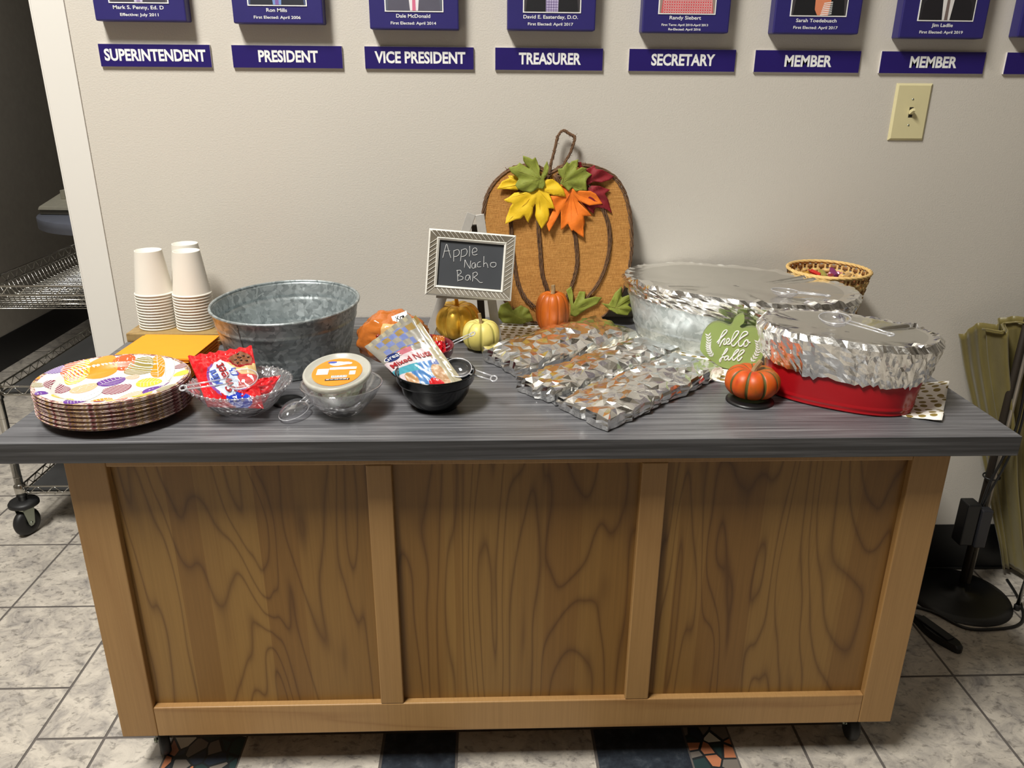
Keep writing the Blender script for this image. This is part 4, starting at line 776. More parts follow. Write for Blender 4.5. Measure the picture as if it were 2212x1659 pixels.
pumpkin('tall narrow orange pumpkin in front of the burlap pumpkin', (.128, -.142, HT+.0035), .042, .100, 10, PT, None, .09, .005, [(0, 0, .094), (.001, 0, .104), (0, 0, .116)], STEMM, sr=.0045, sq=.55)
pumpkin('squat orange and green pumpkin beside the red tub', (.484, -.590, HT+.0065), .0535, .062, 9, PO, PGRN, .13, .010, [(0, 0, .048), (.003, 0, .058), (.012, -.002, .074)], STEMM, sr=.0045, sq=.62)
# ---------------------------------------------------------------- chalkboard on easel
EZ = thing('easel', 'small silver painted easel holding the chalkboard', 'easel', (-.08, -.16, HT))
def bar(a, b, w_, th_, name, mat, par):
    a = Vector(a); b = Vector(b); d = b-a; M = basis(a, d, (0, -.25, 1) if abs(d.normalized().z) < .9 else (0, -1, .25)); X = d.normalized()
    side = X.cross(Vector((0, -1, .26))).normalized(); nn = side.cross(X).normalized()
    g_ = G(); vs = [p+side*sx_*w_/2+nn*sy_*th_/2 for p in (a, b) for sx_, sy_ in ((-1, -1), (1, -1), (1, 1), (-1, 1))]
    g_.add(vs, [(0, 1, 2, 3), (7, 6, 5, 4), (0, 4, 5, 1), (1, 5, 6, 2), (2, 6, 7, 3), (3, 7, 4, 0)]); return g_.build(name, mat, par, bevel=.001, fix=True)
bar((-.176, -.225, HT+.002), (-.068, -.158, 1.098), .021, .008, 'leg', SILV, EZ)
bar((-.008, -.228, HT+.002), (-.049, -.158, 1.096), .021, .008, 'leg', SILV, EZ)
bar((-.045, -.075, HT+.002), (-.060, -.148, 1.070), .018, .008, 'back_leg', DKBROWN, EZ)
bar((-.150, -.243, .9230), (-.020, -.243, .9160), .008, .010, 'ledge', SILV, EZ)
FB = basis((-.0703, -.2483, .9966), (cos(radians(4.7)), 0, -sin(radians(4.7))), (0, .25, .97))
cbd = thing('chalkboard_sign', 'framed chalkboard reading Apple Nacho Bar on the easel', 'sign', tuple(FB.translation))
W2, H2, W3, H3 = .0977, .0740, .0728, .0508
def ringq(w1, h1, z1, w2, h2, z2, g_, mi):
    a = [(-w1, -h1), (w1, -h1), (w1, h1), (-w1, h1)]; b = [(-w2, -h2), (w2, -h2), (w2, h2), (-w2, h2)]
    for i in range(4):
        j = (i+1) % 4; g_.add([FB @ Vector((*a[i], z1)), FB @ Vector((*a[j], z1)), FB @ Vector((*b[j], z2)), FB @ Vector((*b[i], z2))], [(0, 1, 2, 3)], mi)
g = G(); ringq(W2, H2, -.012, W2, H2, .006, g, 1); ringq(W2, H2, .006, W2-.0035, H2-.0035, .0085, g, 1); ringq(W2-.0035, H2-.0035, .0085, W3+.006, H3+.006, .0045, g, 0)
ringq(W3+.006, H3+.006, .0045, W3+.004, H3+.004, .0072, g, 1); ringq(W3+.004, H3+.004, .0072, W3, H3, .004, g, 1); ringq(W3, H3, .004, W3, H3, -.003, g, 1); ringq(W2, H2, -.012, 0, 0, -.012, g, 1)
# carved slanting flutes, white on the taupe slope
def slope(x, y):
    d = max((abs(x)-(W3+.006))/(W2-.0035-W3-.006), (abs(y)-(H3+.006))/(H2-.0035-H3-.006)); return .0045+.004*d+.0006
def flute(p, q):
    P = []
    for i in range(7):
        f = i/6; x = p[0]+(q[0]-p[0])*f; y = p[1]+(q[1]-p[1])*f; P.append(FB @ Vector((x, y, slope(x, y))))
    g.tube(P, .0008, 4, 1)
k = -W2+.006
wo, wi = W2-.0038, W3+.0063; ho, hi = H2-.0038, H3+.0063
while k < W2-.006:
    for s in (1, -1):
        x0 = k; x1 = k+.012; y0 = s*ho; y1 = s*hi
        if s < 0: x0, x1 = k, k+.012; 
        if s > 0: a, b = (x0, ho), (x1, hi)
        else: a, b = (x0, -hi), (x1, -ho)
        ok = lambda p: abs(p[0])-wi <= (abs(p[1])-hi)*(wo-wi)/(ho-hi)+.0006
        if ok(a) and ok(b) and abs(a[0]) < wo and abs(b[0]) < wo: flute(a, b)
    k += .0102
k = -H2+.002
while k < H2-.012:
    for s in (1, -1):
        a, b = (s*wo, k+.012) if s > 0 else (-wi, k+.012), (s*wi, k) if s > 0 else (-wo, k)
        ok = lambda p: (abs(p[1])-hi) <= (abs(p[0])-wi)*(ho-hi)/(wo-wi)+.0006
        if ok(a) and ok(b): flute(a, b)
    k += .0102
for sx_ in (-1, 1):
    for sy_ in (-1, 1): flute((sx_*wo, sy_*ho), (sx_*wi, sy_*hi))
g.build('frame', [TAUPE, FWHITE], cbd)
g = G(); g.add([FB @ Vector(p) for p in ((-W3, -H3, -.001), (W3, -H3, -.001), (W3, H3, -.001), (-W3, H3, -.001))], [(0, 1, 2, 3)]); g.build('slate', SLATE, cbd)
g = G()
for st_ in CHALK_ST: g.tube([FB @ Vector((p.x, p.y, -.0004)) for p in cr([(x, y, 0) for x, y in st_], 4)], .00075, 5)
g.build('chalk_lettering', CHALK, cbd)
# ---------------------------------------------------------------- burlap pumpkin
BM = basis((.15, -.085, HT+.0045), (1, 0, 0), (0, .055, .39))
bp = thing('burlap_pumpkin', 'large flat burlap pumpkin with cloth leaves leaning on the wall', 'decoration', (.15, -.085, HT))
g = G(); g.prism([(p.x, p.y) for p in cr([(x, y+.002, 0) for x, y in BODY], 3, True)], BM, -.010, .004); g.build('burlap_panel', BURLAP, bp)
def vine(path, name, strands=6, r=.0016, spread=.0038, z=.006, closed=False, seed=0, k=5):
    P = cr([(x, y, 0) for x, y in path], k, closed); g_ = G(); n = len(P)
    for s in range(strands):
        Q = []
        for i, p in enumerate(P):
            a = 2*pi*s/strands+i*.45; Q.append(BM @ Vector((p.x+spread*cos(a)+.0016*nz(i*.5, s*3, seed), max(.0005, p.y+.002+spread*.8*cos(a+1)+.0016*nz(i*.5, s*5, seed+9)), z+spread*sin(a))))
        g_.tube(Q, r, 5, closed=closed)
    rn = random.Random(seed+1)
    for _ in range(int(n*.9)):
        i = rn.randrange(1, n-1); p = P[i]; q = Vector((rn.uniform(-.008, .008), rn.uniform(-.006, .010), .003)); g_.tube([BM @ Vector((p.x, p.y+.002, z+.002)), BM @ Vector((p.x+q.x, max(.001, p.y+q.y), z+q.z))], .0005, 4)
    return g_.build(name, VINE, bp)
vine(BODY, 'outline_vine', 6, .0018, .0042, .001, True, 1, 4)
for i, r_ in enumerate(RIBS): vine(r_, 'rib_vine', 6, .0014, .0040, .007, False, 10+i)
vine(STEM, 'stem_loop', 5, .0015, .0026, .004, False, 30, 6)
LMAP = [('red', LR, LRV, .014), ('red2', LR, LRV, .012), ('orange', LO, LOV, .017), ('yellow2', LY, LYV, .013), ('yellow', LY, LYV, .021), ('green', LG, LGV, .027), ('green2', LG, LGV, .024), ('low1', LG, LGV, .013), ('low2', LG, LGV, .015), ('low3', LG, LGV, .010)]
for nm, m1, m2, z0 in LMAP:
    pts, c0 = LEAVES[nm]; C0 = Vector((*c0, 0)); R0 = max((Vector((*p, 0))-C0).length for p in pts)
    bm = bmesh.new(); vs = [bm.verts.new((p[0], max(.001, p[1]), 0)) for p in pts]; bm.faces.new(vs); bmesh.ops.triangulate(bm, faces=bm.faces[:])
    for _ in range(3):
        es = [e for e in bm.edges if e.calc_length() > .006]
        if es: bmesh.ops.subdivide_edges(bm, edges=es, cuts=1, use_grid_fill=False); bmesh.ops.triangulate(bm, faces=bm.faces[:])
    for v in bm.verts:
        d = (v.co-C0); r_ = d.length/R0; a = atan2(d.y, d.x)
        z = .006*nz(v.co.x*30, v.co.y*30, z0*99)+.010*r_*r_*nz(cos(a)*1.5, sin(a)*1.5, z0*50)+.0025*cos(a*9)*min(1, r_*2)
        v.co = BM @ Vector((v.co.x, v.co.y, z0+z))
    me = bpy.data.meshes.new('leaf'); bm.to_mesh(me); bm.free(); me.materials.append(m1)
    me.polygons.foreach_set('use_smooth', [True]*len(me.polygons))
    o = bpy.data.objects.new('cloth_leaf', me); COL.objects.link(o); o.parent = bp; o.matrix_parent_inverse = ROOTM(bp).inverted(); q = o.modifiers.new('s', 'SOLIDIFY'); q.thickness = .0009
    o['label'] = {'red': 'crimson cloth leaf, upper', 'red2': 'crimson cloth leaf, lower', 'orange': 'orange cloth leaf', 'yellow2': 'yellow cloth leaf at the far left', 'yellow': 'large yellow cloth leaf', 'green': 'green cloth leaf left of the stem', 'green2': 'green cloth leaf right of the stem', 'low1': 'green cloth leaf at the base', 'low2': 'green cloth leaf at the bottom right', 'low3': 'green cloth leaf at the bottom left'}[nm]
    # veins to the lobe tips
    n = len(pts); tips = [i for i in range(n) if (Vector((*pts[i], 0))-C0).length > max((Vector((*pts[i-1], 0))-C0).length, (Vector((*pts[(i+1) % n], 0))-C0).length) and (Vector((*pts[i], 0))-C0).length > .5*R0]
    g = G()
    for i in tips:
        T = Vector((*pts[i], 0)); P = []
        for f in (0, .25, .5, .75, .92):
            q = C0+(T-C0)*f; a = atan2(q.y-C0.y, q.x-C0.x); r_ = (q-C0).length/R0
            z = .006*nz(q.x*30, q.y*30, z0*99)+.010*r_*r_*nz(cos(a)*1.5, sin(a)*1.5, z0*50)+.0025*cos(a*9)*min(1, r_*2)
            P.append(BM @ Vector((q.x, max(.001, q.y), z0+z+.0007)))
        g.tube(P, lambda f: .0008*(1-.7*f), 5)
    if tips: g.build('vein', m2, o, world=False); 
# ---------------------------------------------------------------- dotted runner
tB = dict(c=(.551, -.226), a=.264, b=.168, ang=radians(-32), h=.140)
tR = dict(c=(.664, -.574), a=.158, b=.098, ang=radians(-33.5), h=.135)
A_ = Vector((-.06, -.178, 0)); U_ = Vector((.848, -.530, 0)); V_ = Vector((.530, .848, 0))
def run(u, v):
    L = u*1.014; W_ = v*.215; p = A_+U_*L+V_*W_
    z = .0012+.0022*max(0, nz(L*16, W_*10, 2))+.0012*abs(nz(L*40, W_*30, 5))
    e = max(0, (u-.955)/.045); z += .010*e*abs(sin(v*9+.5))+.012*max(0, (v-.55))*e*2.2
    if .30 < u < .34 or .57 < u < .60: z += .0016
    for T_ in (tB, tR):
        dx, dy = p.x-T_['c'][0], p.y-T_['c'][1]; ca, sa = cos(T_['ang']), sin(T_['ang']); q_ = sqrt(((dx*ca+dy*sa)/T_['a'])**2+((-dx*sa+dy*ca)/T_['b'])**2)
        if q_ < 1: z = .0010
    if -.02 < p.x < .60 and p.y < -.12 and -.95*p.x-.18 < p.y-.0: z = z if p.x > .52 else .0010
    p.y = min(p.y, -.006); return (p.x+.004*nz(L*6, 1, 1), p.y+.003*nz(L*9, v*3, 7)*(0 if v > .8 else 1), HT+z)
g = G(); g.grid(run, 150, 36); o = g.build('table_runner', DOTS, solid=.0012); tag(o, 'white table runner with gold dots lying slantwise under the foil covered tubs', 'table runner')
# ---------------------------------------------------------------- long galvanised tub + red tub with foil covers
oval_tub('oval_tub', 'long oval galvanised tub covered with aluminium foil', tB['c'], tB['a'], tB['b'], tB['ang'], tB['h'], .86, GALV2, 2.3, [(.105, .008, .003), (.035, .009, .003), (.007, .010, .003)], [])
oval_tub('red_tub', 'red oval metal tub covered with aluminium foil', tR['c'], tR['a'], tR['b'], tR['ang'], tR['h'], .86, REDM, 2.5, [(.012, .014, .0022)], [])
def foil_cover(T, ex, skirt, label, seed, over=.010, topz=.004, creases=7):
    n = 150; c, a, b, ang, h = T['c'], T['a'], T['b'], T['ang'], T['h']; rn = random.Random(seed)
    def pt(t_, r, z):
        cx = math.copysign(abs(cos(t_))**(2/ex), cos(t_)); sy = math.copysign(abs(sin(t_))**(2/ex), sin(t_))
        x = a*cx*r; y = b*sy*r; nx, ny = cx/a*b, sy
        return Vector((c[0]+x*cos(ang)-y*sin(ang), c[1]+x*sin(ang)+y*cos(ang), HT+z))
    folds = [(rn.uniform(0, 2*pi), rn.uniform(.03, .10), rn.uniform(.25, .7)) for _ in range(creases)]
    R = []; nt = 26
    for i in range(nt):
        r = (i/(nt-1)); ring = []
        for j in range(n):
            t_ = 2*pi*j/n; z = h+topz*(.3+.7*r*r)-.004*(1-r*r)
            for ft, fw_, fr in folds:
                d = abs((t_-ft+pi) % (2*pi)-pi)/fw_
                if r > fr and d < 1: z += .0055*(1-d)*min(1, (r-fr)*4)
            p = pt(t_, max(.004, r*1.012), z); p.z += .0022*nz(p.x*14, p.y*14, seed)+.0016*abs(nz(p.x*40, p.y*40, seed+3))*(r**2)
            if r > .93: p.z += .003*rn.uniform(-1, 1)*.6
            ring.append(p)
        R.append(ring)
    ns = 9
    for i in range(1, ns+1):
        f = i/ns; ring = []
        for j in range(n):
            t_ = 2*pi*j/n; L = skirt(t_)*(1+.12*nz(t_*5, seed)+.10*nz(t_*22, seed+1)); z = h+topz-.002-f*L
            k = .86+(1-.86)*(max(.0, z)/h)**.9; fl = over/((a+b)/2)*(1.0-.35*f+.45*max(0, .3-abs(f-.22)))
            rr_ = max(1.02, 1) if f < .12 else k
            rr_ = k+fl+.012*(rn.random()-.5)*(1.3 if 1 <= i < ns else .7)+.007*sin(j*1.7+6*nz(j*.1, f*2, seed))
            ring.append(pt(t_, rr_, z+.0012*(rn.random()-.5)))
        R.append(ring)
    g_ = G(); g_.rings(R, sm=lambda i: i < nt-4, mif=lambda i, j: 1 if i < nt-4 else 0)
    o_ = g_.build('foil_cover', [FOIL, FOILS], solid=.0004); return tag(o_, label, 'foil cover', 'aluminium foil covers over the two oval tubs')
foil_cover(tB, 2.3, lambda t_: .034+.020*(sin(t_+2.2)), 'crinkled aluminium foil stretched over the long galvanised tub', 4, .007, .008, 10)
foil_cover(tR, 2.5, lambda t_: .062+.020*max(-1, sin(-t_+.6))-.006*cos(t_), 'crinkled aluminium foil stretched over the red tub', 12, .009, .008, 6)
# ---------------------------------------------------------------- foil wrapped pans
def foilpan(label, a0, b0, u, L, zt_, seed, bulge):
    """a0,b0: the two near corners; u: direction of the length"""
    a0 = Vector((*a0, 0)); b0 = Vector((*b0, 0)); u = Vector((*u, 0)).normalized(); rn = random.Random(seed); nu, nv = 28, 11
    def base(s, t_): return a0+(b0-a0)*t_+u*(L*s)
    V = {}; g_ = G()
    def P(i, j):
        s, t_ = i/nu, j/nv; e = min(s*L/.030, (1-s)*L/.030, 1); f = min(t_/.16, (1-t_)/.16, 1)
        hgt = zt_*(.86+.14*min(e, f))+bulge*sin(pi*min(1, s*1.02))**.8*sin(pi*t_)**.9*(1+.5*nz(s*4, t_*2, seed))
        edge = (i in (0, nu) or j in (0, nv))
        p = base(s, t_); jit = .0050
        q = Vector((p.x+rn.uniform(-jit, jit), p.y+rn.uniform(-jit, jit), HT+max(.005, hgt+.0055*nz(p.x*24, p.y*24, seed)+.0045*abs(nz(p.x*60, p.y*60, seed+2))+rn.uniform(-.0024, .0024))))
        return q
    top = [[P(i, j) for i in range(nu+1)] for j in range(nv+1)]
    b = len(g_.v); g_.v += [tuple(p) for r in top for p in r]
    for j in range(nv):
        for i in range(nu):
            q = [b+j*(nu+1)+i, b+j*(nu+1)+i+1, b+(j+1)*(nu+1)+i+1, b+(j+1)*(nu+1)+i]
            for tri in ((q[0], q[1], q[2]), (q[0], q[2], q[3])) if rn.random() < .5 else ((q[0], q[1], q[3]), (q[1], q[2], q[3])):
                g_.f.append(list(tri)); g_.mi.append(0); g_.sm.append(False)
    # sides
    loop = [top[0][i] for i in range(nu)]+[top[j][nu] for j in range(nv)]+[top[nv][i] for i in range(nu, 0, -1)]+[top[j][0] for j in range(nv, 0, -1)]
    cc = sum(loop, Vector())/len(loop); rings_ = [loop]
    for k in range(1, 6):
        f = k/5; r_ = []
        for p in loop:
            d = Vector((p.x-cc.x, p.y-cc.y, 0)).normalized(); z = HT+.0020+(p.z-HT-.0020)*(1-f)
            r_.append(Vector((p.x, p.y, z))+d*(.0055*sin(pi*f)*(.5+rn.random())-(.004*f)+rn.uniform(-.0012, .0012))*(1 if k < 5 else .3))
        rings_.append(r_)
    g_.rings(rings_, sm=False)
    g_.add([p for p in rings_[-1]], [tuple(range(len(loop)))])
    return tag(g_.build('foil_wrapped_pan', FOIL, fix=True), label, 'food pan', 'foil wrapped pans lying side by side')
foilpan('foil wrapped pan furthest back, nearest the tall orange pumpkin', (-.040, -.350), (.030, -.482), (.33, .28), .375, .036, 3, .018)
foilpan('foil wrapped pan in the middle of the three', (.024, -.548), (.100, -.624), (.33, .30), .400, .034, 5, .012)
foilpan('foil wrapped pan nearest the front edge of the counter', (.103, -.640), (.176, -.744), (.315, .30), .385, .030, 8, .008)
# ---------------------------------------------------------------- hello fall sign
SX_ = Vector((.9536, -.3011, 0)); bk = Vector((.3011, .9536, 0)); SB = basis((.497, -.428, .808), SX_, bk*.05+Vector((0, 0, 1)))
sg = thing('pumpkin_sign', 'sage green wooden pumpkin sign reading hello fall', 'sign', tuple(SB.translation))
g = G(); g.prism([(p.x, max(p.y, .0)) for p in cr([(x, y, 0) for x, y in SIGN], 3, True)], SB, -.016, 0, 0, 1); g.build('board', [SAGE, SAGED], sg)
g = G()
for s_ in SCRIPT:
    q = cr([(x, y, 0) for x, y in s_], 5); g.tube([SB @ Vector((p.x, p.y, .0004)) for p in q], lambda f: .00135+.0003*sin(f*9), 6)
g.build('lettering', WHITE, sg)
g = G()
for st_ in WREATH:
    q = cr([(x, y, 0) for x, y in st_], 4); g.tube([SB @ Vector((p.x, p.y, .0003)) for p in q], .0005, 5)
    for i in range(1, len(q), 2):
        d = (q[min(i+1, len(q)-1)]-q[i-1]).normalized()*-1
        for s in (-1, 1):
            a = atan2(d.y, d.x)+s*.75; c0 = q[i]; L = .0095; ax = Vector((cos(a), sin(a), 0)); n = Vector((-sin(a), cos(a), 0))
            g.add([SB @ (c0+ax*(L*f)+n*w_+Vector((0, 0, .0007))) for f, w_ in ((0, 0), (.4, .0019), (1, 0), (.4, -.0019))], [(0, 1, 2, 3)])
g.build('leaf_sprigs', WHITE, sg)
# ---------------------------------------------------------------- wicker basket and candy
bc = (.815, -.114); BH = .150; RA, RB = .096, .100
wk = thing('wicker_basket', 'oval wicker basket of wrapped candy behind the foil covered tubs', 'basket', (*bc, HT))
def bpt(t_, z, dr=0): k = .70+.30*z/BH; return Vector((bc[0]+(RA*k+dr)*cos(t_), bc[1]+(RB*k+dr)*sin(t_), HT+.001+z-.000*cos(t_)))
g = G()
for i in range(40):
    a = 2*pi*i/40; P = [bpt(a, z, 0) for z in [BH*k/10 for k in range(11)]]; d = Vector((-sin(a), cos(a), 0))
    for p, q in zip(P, P[1:]): g.add([p-d*.004, p+d*.004, q+d*.0045, q-d*.0045], [(0, 1, 2, 3)])
g.build('stakes', WICK, wk, solid=.0014)
g = G()
for r_ in range(15):
    z = .004+r_*.0101
    vs = []
    for hz in (0, .0085):
        for i in range(160):
            a = 2*pi*i/160; vs.append(bpt(a, z+hz, .0026*sin(i*pi/4+pi*(r_ % 2))))
    g.add(vs, [(i, (i+1) % 160, 160+(i+1) % 160, 160+i) for i in range(160)], r_ % 3 == 1 and 1 or 0, True)
g.build('weave', [WICK, WICKD], wk, solid=.0010)
g = G()
for s in range(4): g.tube([bpt(2*pi*i/120, BH+.002*cos(i*.5+s*1.6)+.001, .003*sin(i*.5+s*1.6)) for i in range(120)], .0024, 6, closed=True)
g.build('braided_rim', WICK, wk)
g = G(); g.lathe([(.0005, .003), (.066, .003)], (bc[0], bc[1], HT), 40); g.build('base', WICK, wk)
g = G(); g.lathe([(.0005, 0), (.070, .0)], (bc[0], bc[1], HT+.117), 40, 1.26, 1.32); o = g.build('candy_heap', flat('mixed_candy_wrappers', (120, 60, 40), .4, 0, .5, 90)); tag(o, 'heap of wrapped candy filling the lower part of the wicker basket', 'candy', kind='stuff')
cc_ = [('red', (190, 24, 30)), ('orange', (226, 84, 30)), ('bright red', (206, 40, 30)), ('dark brown', (62, 30, 24)), ('olive green', (150, 140, 60)), ('purple', (120, 44, 92)), ('white', (220, 214, 206)), ('pink', (206, 120, 160)), ('tan', (190, 150, 90)), ('dark purple', (52, 30, 44)), ('gold', (196, 150, 60)), ('crimson', (140, 24, 32))]
pos = [(-.058, -.010), (-.040, -.032), (-.030, .006), (-.012, -.004), (-.002, .022), (.018, .008), (.014, -.030), (.028, .028), (.036, -.028), (.050, -.004), (-.046, .030), (-.014, -.044)]
where = ['at the far left', 'at the left front', 'left of centre', 'at the centre', 'just behind the centre', 'right of centre', 'at the front right of centre', 'at the right rear', 'at the right front', 'at the far right', 'at the left rear', 'at the front']
for i, ((nm, c_), (dx, dy), wh) in enumerate(zip(cc_, pos, where)):
    a = rnd.uniform(0, pi); tl_ = rnd.uniform(-.5, .5); Mx = Matrix.Translation((bc[0]+dx, bc[1]+dy, HT+.128+.007*(i % 3))) @ Matrix.Rotation(a, 4, 'Z') @ Matrix.Rotation(tl_, 4, 'Y')
    g = G(); R = []
    for x, s in ((-.019, .9), (-.0145, .25), (-.012, 1), (.012, 1), (.0145, .25), (.019, .9)):
        R.append([Mx @ Vector((x, .0075*s*cos(k*pi/4), (.0055 if abs(x) < .013 else .0015)*s*sin(k*pi/4))) for k in range(8)])
    g.rings(R, sm=False, capb=True, capt=True)
    tag(g.build('wrapped_candy', gloss('%s_wrapper' % nm.replace(' ', '_'), c_, .2)), '%s wrapped candy %s of the basket heap' % (nm, wh), 'candy', 'wrapped candies in the wicker basket')
# ---------------------------------------------------------------- wire shelf cart in the side room
cart = thing('wire_cart', 'chrome wire shelf cart on black casters in the doorway', 'cart', (-1.28, .68, 0))
X0, X1, Y0, Y1 = -1.525, -1.105, .272, 1.02
for (x, y) in ((X0, Y0), (X1, Y0), (X0, Y1), (X1, Y1)):
    g = G(); g.tube([(x, y, .118), (x, y, 1.00)], .0125, 20)
    z = .15
    while z < 1: g.lathe([(.0125, -.0008), (.0131, 0), (.0125, .0008)], (x, y, z), 20); z += .0254*2
    for z in (.155, .49, .80): g.lathe([(.0125, -.022), (.0165, -.020), (.0175, .016), (.0125, .022)], (x, y, z), 20)
    g.build('post', CHROME, cart)
def shelf(z, h, nm, basket=0, solidp=None):
    g = G()
    for zz in (z, z-h):
        g.tube([(X0, Y0, zz), (X1, Y0, zz), (X1, Y1, zz), (X0, Y1, zz)], .0028, 8, closed=True, sm=False)
    for (xa, ya, xb, yb_) in ((X0, Y0, X1, Y0), (X0, Y1, X1, Y1), (X0, Y0, X0, Y1), (X1, Y0, X1, Y1)):
        L = sqrt((xb-xa)**2+(yb_-ya)**2); n = int(L/.048); P = []
        for i in range(n*4+1):
            f = i/(n*4); k = i % 4; P.append((xa+(xb-xa)*f, ya+(yb_-ya)*f, z-h*(0.08, .5, .92, .5)[k] if k != 0 else z-h*.08))
        g.tube(cr(P, 2), .0016, 5)
    sh = g.build(nm, CHROME, cart)
    g = G(); zb_ = z-h-basket
    if basket:
        n = 34
        for i in range(n+1):
            y = Y0+(Y1-Y0)*i/n; g.tube([(X0, y, z-h), (X0+.012, y, zb_+.004), (X0+.018, y, zb_), (X1-.018, y, zb_), (X1-.012, y, zb_+.004), (X1, y, z-h)], .0013, 4)
        x = X0+.02
        while x < X1: g.tube([(x, Y0, z-h), (x, Y0+.01, zb_), (x, Y1-.01, zb_), (x, Y1, z-h)], .0013, 4); x += .0155
        for q in (.33, .66): g.tube([(X0+.006, Y0, z-h-basket*q), (X1-.006, Y0, z-h-basket*q)], .0013, 4); g.tube([(X0+.008, Y0, z-h-basket*q), (X0+.008, Y1, z-h-basket*q)], .0013, 4)
        g.build('wire_basket', CHROME, sh)
    else:
        y = Y0+.012
        while y < Y1: g.tube([(X0, y, z-h), (X1, y, z-h)], .0014, 4); y += .0235
        for f in (.25, .5, .75): g.tube([(X0+(X1-X0)*f, Y0, z-h-.003), (X0+(X1-X0)*f, Y1, z-h-.003)], .0022, 5)
        g.build('wire_deck', DCHROME, sh)
        if solidp: q = G(); q.box(X0+.01, X1-.01, Y0+.012, Y1-.012, z-h+.0015, z-h+.004); q.build('shelf_liner', solidp, sh)
    return sh
LINER = flat('dark_shelf_liner', (58, 58, 58), .4)
shelf(.820, .027, 'shelf', .040); shelf(.508, .027, 'shelf', 0, LINER); shelf(.166, .024, 'shelf', 0, LINER)
for i, (x, y) in enumerate(((X0, Y0), (X1, Y0), (X0, Y1), (X1, Y1))):
    g = G(); g.lathe([(.010, .119), (.040, .117), (.045, .110), (.045, .102), (.038, .098), (.010, .100)], (x, y, 0), 36); cs = g.build('caster_bumper', RUBBER, cart)
    a = (-.35, .4, 1.2, 2.0)[i]; Mx = Matrix.Translation((x+.004, y-.012, 0)) @ Matrix.Rotation(a, 4, 'Z')
    g = G(); g.lathe([(.008, -.016), (.030, -.0155), (.041, -.012), (.0455, -.004), (.0455, .004), (.041, .012), (.030, .0155), (.008, .016)], (0, 0, 0), 36, closed=True); g.v = [tuple(Mx @ Vector((c_, b, a_+.0455))) for a_, b, c_ in g.v]; g.build('wheel', RUBBER, cs, fix=True)
    g = G()
    for s in (-1, 1): g.prism([(-.020, .100), (.022, .100), (.012, .040), (.005, .034), (-.004, .034), (-.009, .042)], Mx @ basis((s*.0185-.001, 0, 0), (0, 1, 0), (0, 0, 1)), 0, .002)
    g.box(-.0195, .0195, -.02, .022, .094, .099, 0, Mx); g.tube([Mx @ Vector((-.022, 0, .0455)), Mx @ Vector((.022, 0, .0455))], .0045, 10); g.build('fork', ZINC, cs, fix=True)
# ---------------------------------------------------------------- round table and device in the side room
tb = thing('round_table', 'blue grey round table top in the dark side room', 'table', (-1.84, 2.08, 0))
g = G(); g.lathe([(.0005, .705), (.392, .705), (.40, .709), (.40, .757), (.397, .760), (.0005, .760)], (-1.84, 2.08, 0), 96); g.build('tabletop', BLUEG, tb)
g = G(); g.lathe([(.0005, .02), (.25, .012), (.27, 0)], (-1.84, 2.08, 0), 40); g.tube([(-1.84, 2.08, .01), (-1.84, 2.08, .705)], .035, 24); g.build('pedestal', BLACK, tb)
dv = thing('desk_machine', 'cream office machine on the round table in the side room', 'office machine', (-1.95, 2.1, .76))
g = G(); R = [[(-2.205, 1.955, z), (-1.85, 1.93, z), (-1.85, 2.25, z), (-2.225, 2.25, z)] for z in (.7605, .785)]
g.rings(R, sm=False, capb=True, capt=True); g.build('base', flat('grey_machine_base', (120, 116, 104), .5), dv, bevel=.004)
g = G(); g.rings([[(-2.21, 1.950, .785), (-1.85, 1.925, .785), (-1.85, 2.26, .785), (-2.23, 2.26, .785)], [(-2.205, 1.955, .800), (-1.85, 1.93, .800), (-1.85, 2.25, .842), (-2.215, 2.25, .842)]], sm=False, capt=True); g.build('sloped_top', CREAMP, dv, bevel=.004)
for k in range(3):
    g = G(); x = -2.155+k*.028; g.box(x, x+.022, 2.08, 2.16, .818, .862); g.build('key', CREAMP, dv, bevel=.003)
# ---------------------------------------------------------------- right side: stand, drape, power box, pedal
sd = thing('floor_stand', 'tall slim metal stand on a round black base right of the counter', 'stand', (1.335, -.155, 0))
g = G(); g.lathe([(.0005, .030), (.012, .030), (.016, .020), (.06, .016), (.115, .011), (.137, .006), (.140, 0)], (1.330, -.140, 0), 64); g.build('base', BLACK, sd)
g = G(); g.tube([(1.382, -.097, .012), (1.382, -.097, 1.25)], .0070, 16); g.build('pole', flat('brushed_pole', (176, 168, 156), .3, .7), sd)
g = G(); g.tube([(1.366, -.095, .012), (1.366, -.095, 1.25)], .0090, 14); g.build('dark_pole_sleeve', DKBROWN, sd)
cw = thing('stand_cable', 'black cable tied along the tall stand and looped on the floor', 'cable', (1.36, -.13, 0))
g = G(); g.tube(cr([(1.345, -.124, .29), (1.355, -.122, .36), (1.378, -.118, .44), (1.394, -.116, .54), (1.384, -.116, .68), (1.358, -.118, .80), (1.372, -.114, .95), (1.37, -.113, 1.2)], 8), .0034, 8); g.build('upper_run', BLACK, cw)
g = G(); g.tube(cr([(1.350, -.124, .285), (1.362, -.124, .34), (1.386, -.122, .42), (1.404, -.118, .52), (1.396, -.116, .66), (1.364, -.120, .80), (1.388, -.114, .95), (1.388, -.113, 1.2)], 8), .0030, 8); g.build('second_run', BLACK, cw)
g = G(); g.tube(cr([(.98, -.08, .004), (1.09, -.15, .004), (1.184, -.196, .004), (1.221, -.225, .004), (1.268, -.288, .004), (1.351, -.294, .004), (1.418, -.279, .004), (1.462, -.236, .004), (1.498, -.155, .004), (1.52, -.07, .004)], 8), .0042, 8); g.build('floor_run', BLACK, cw)
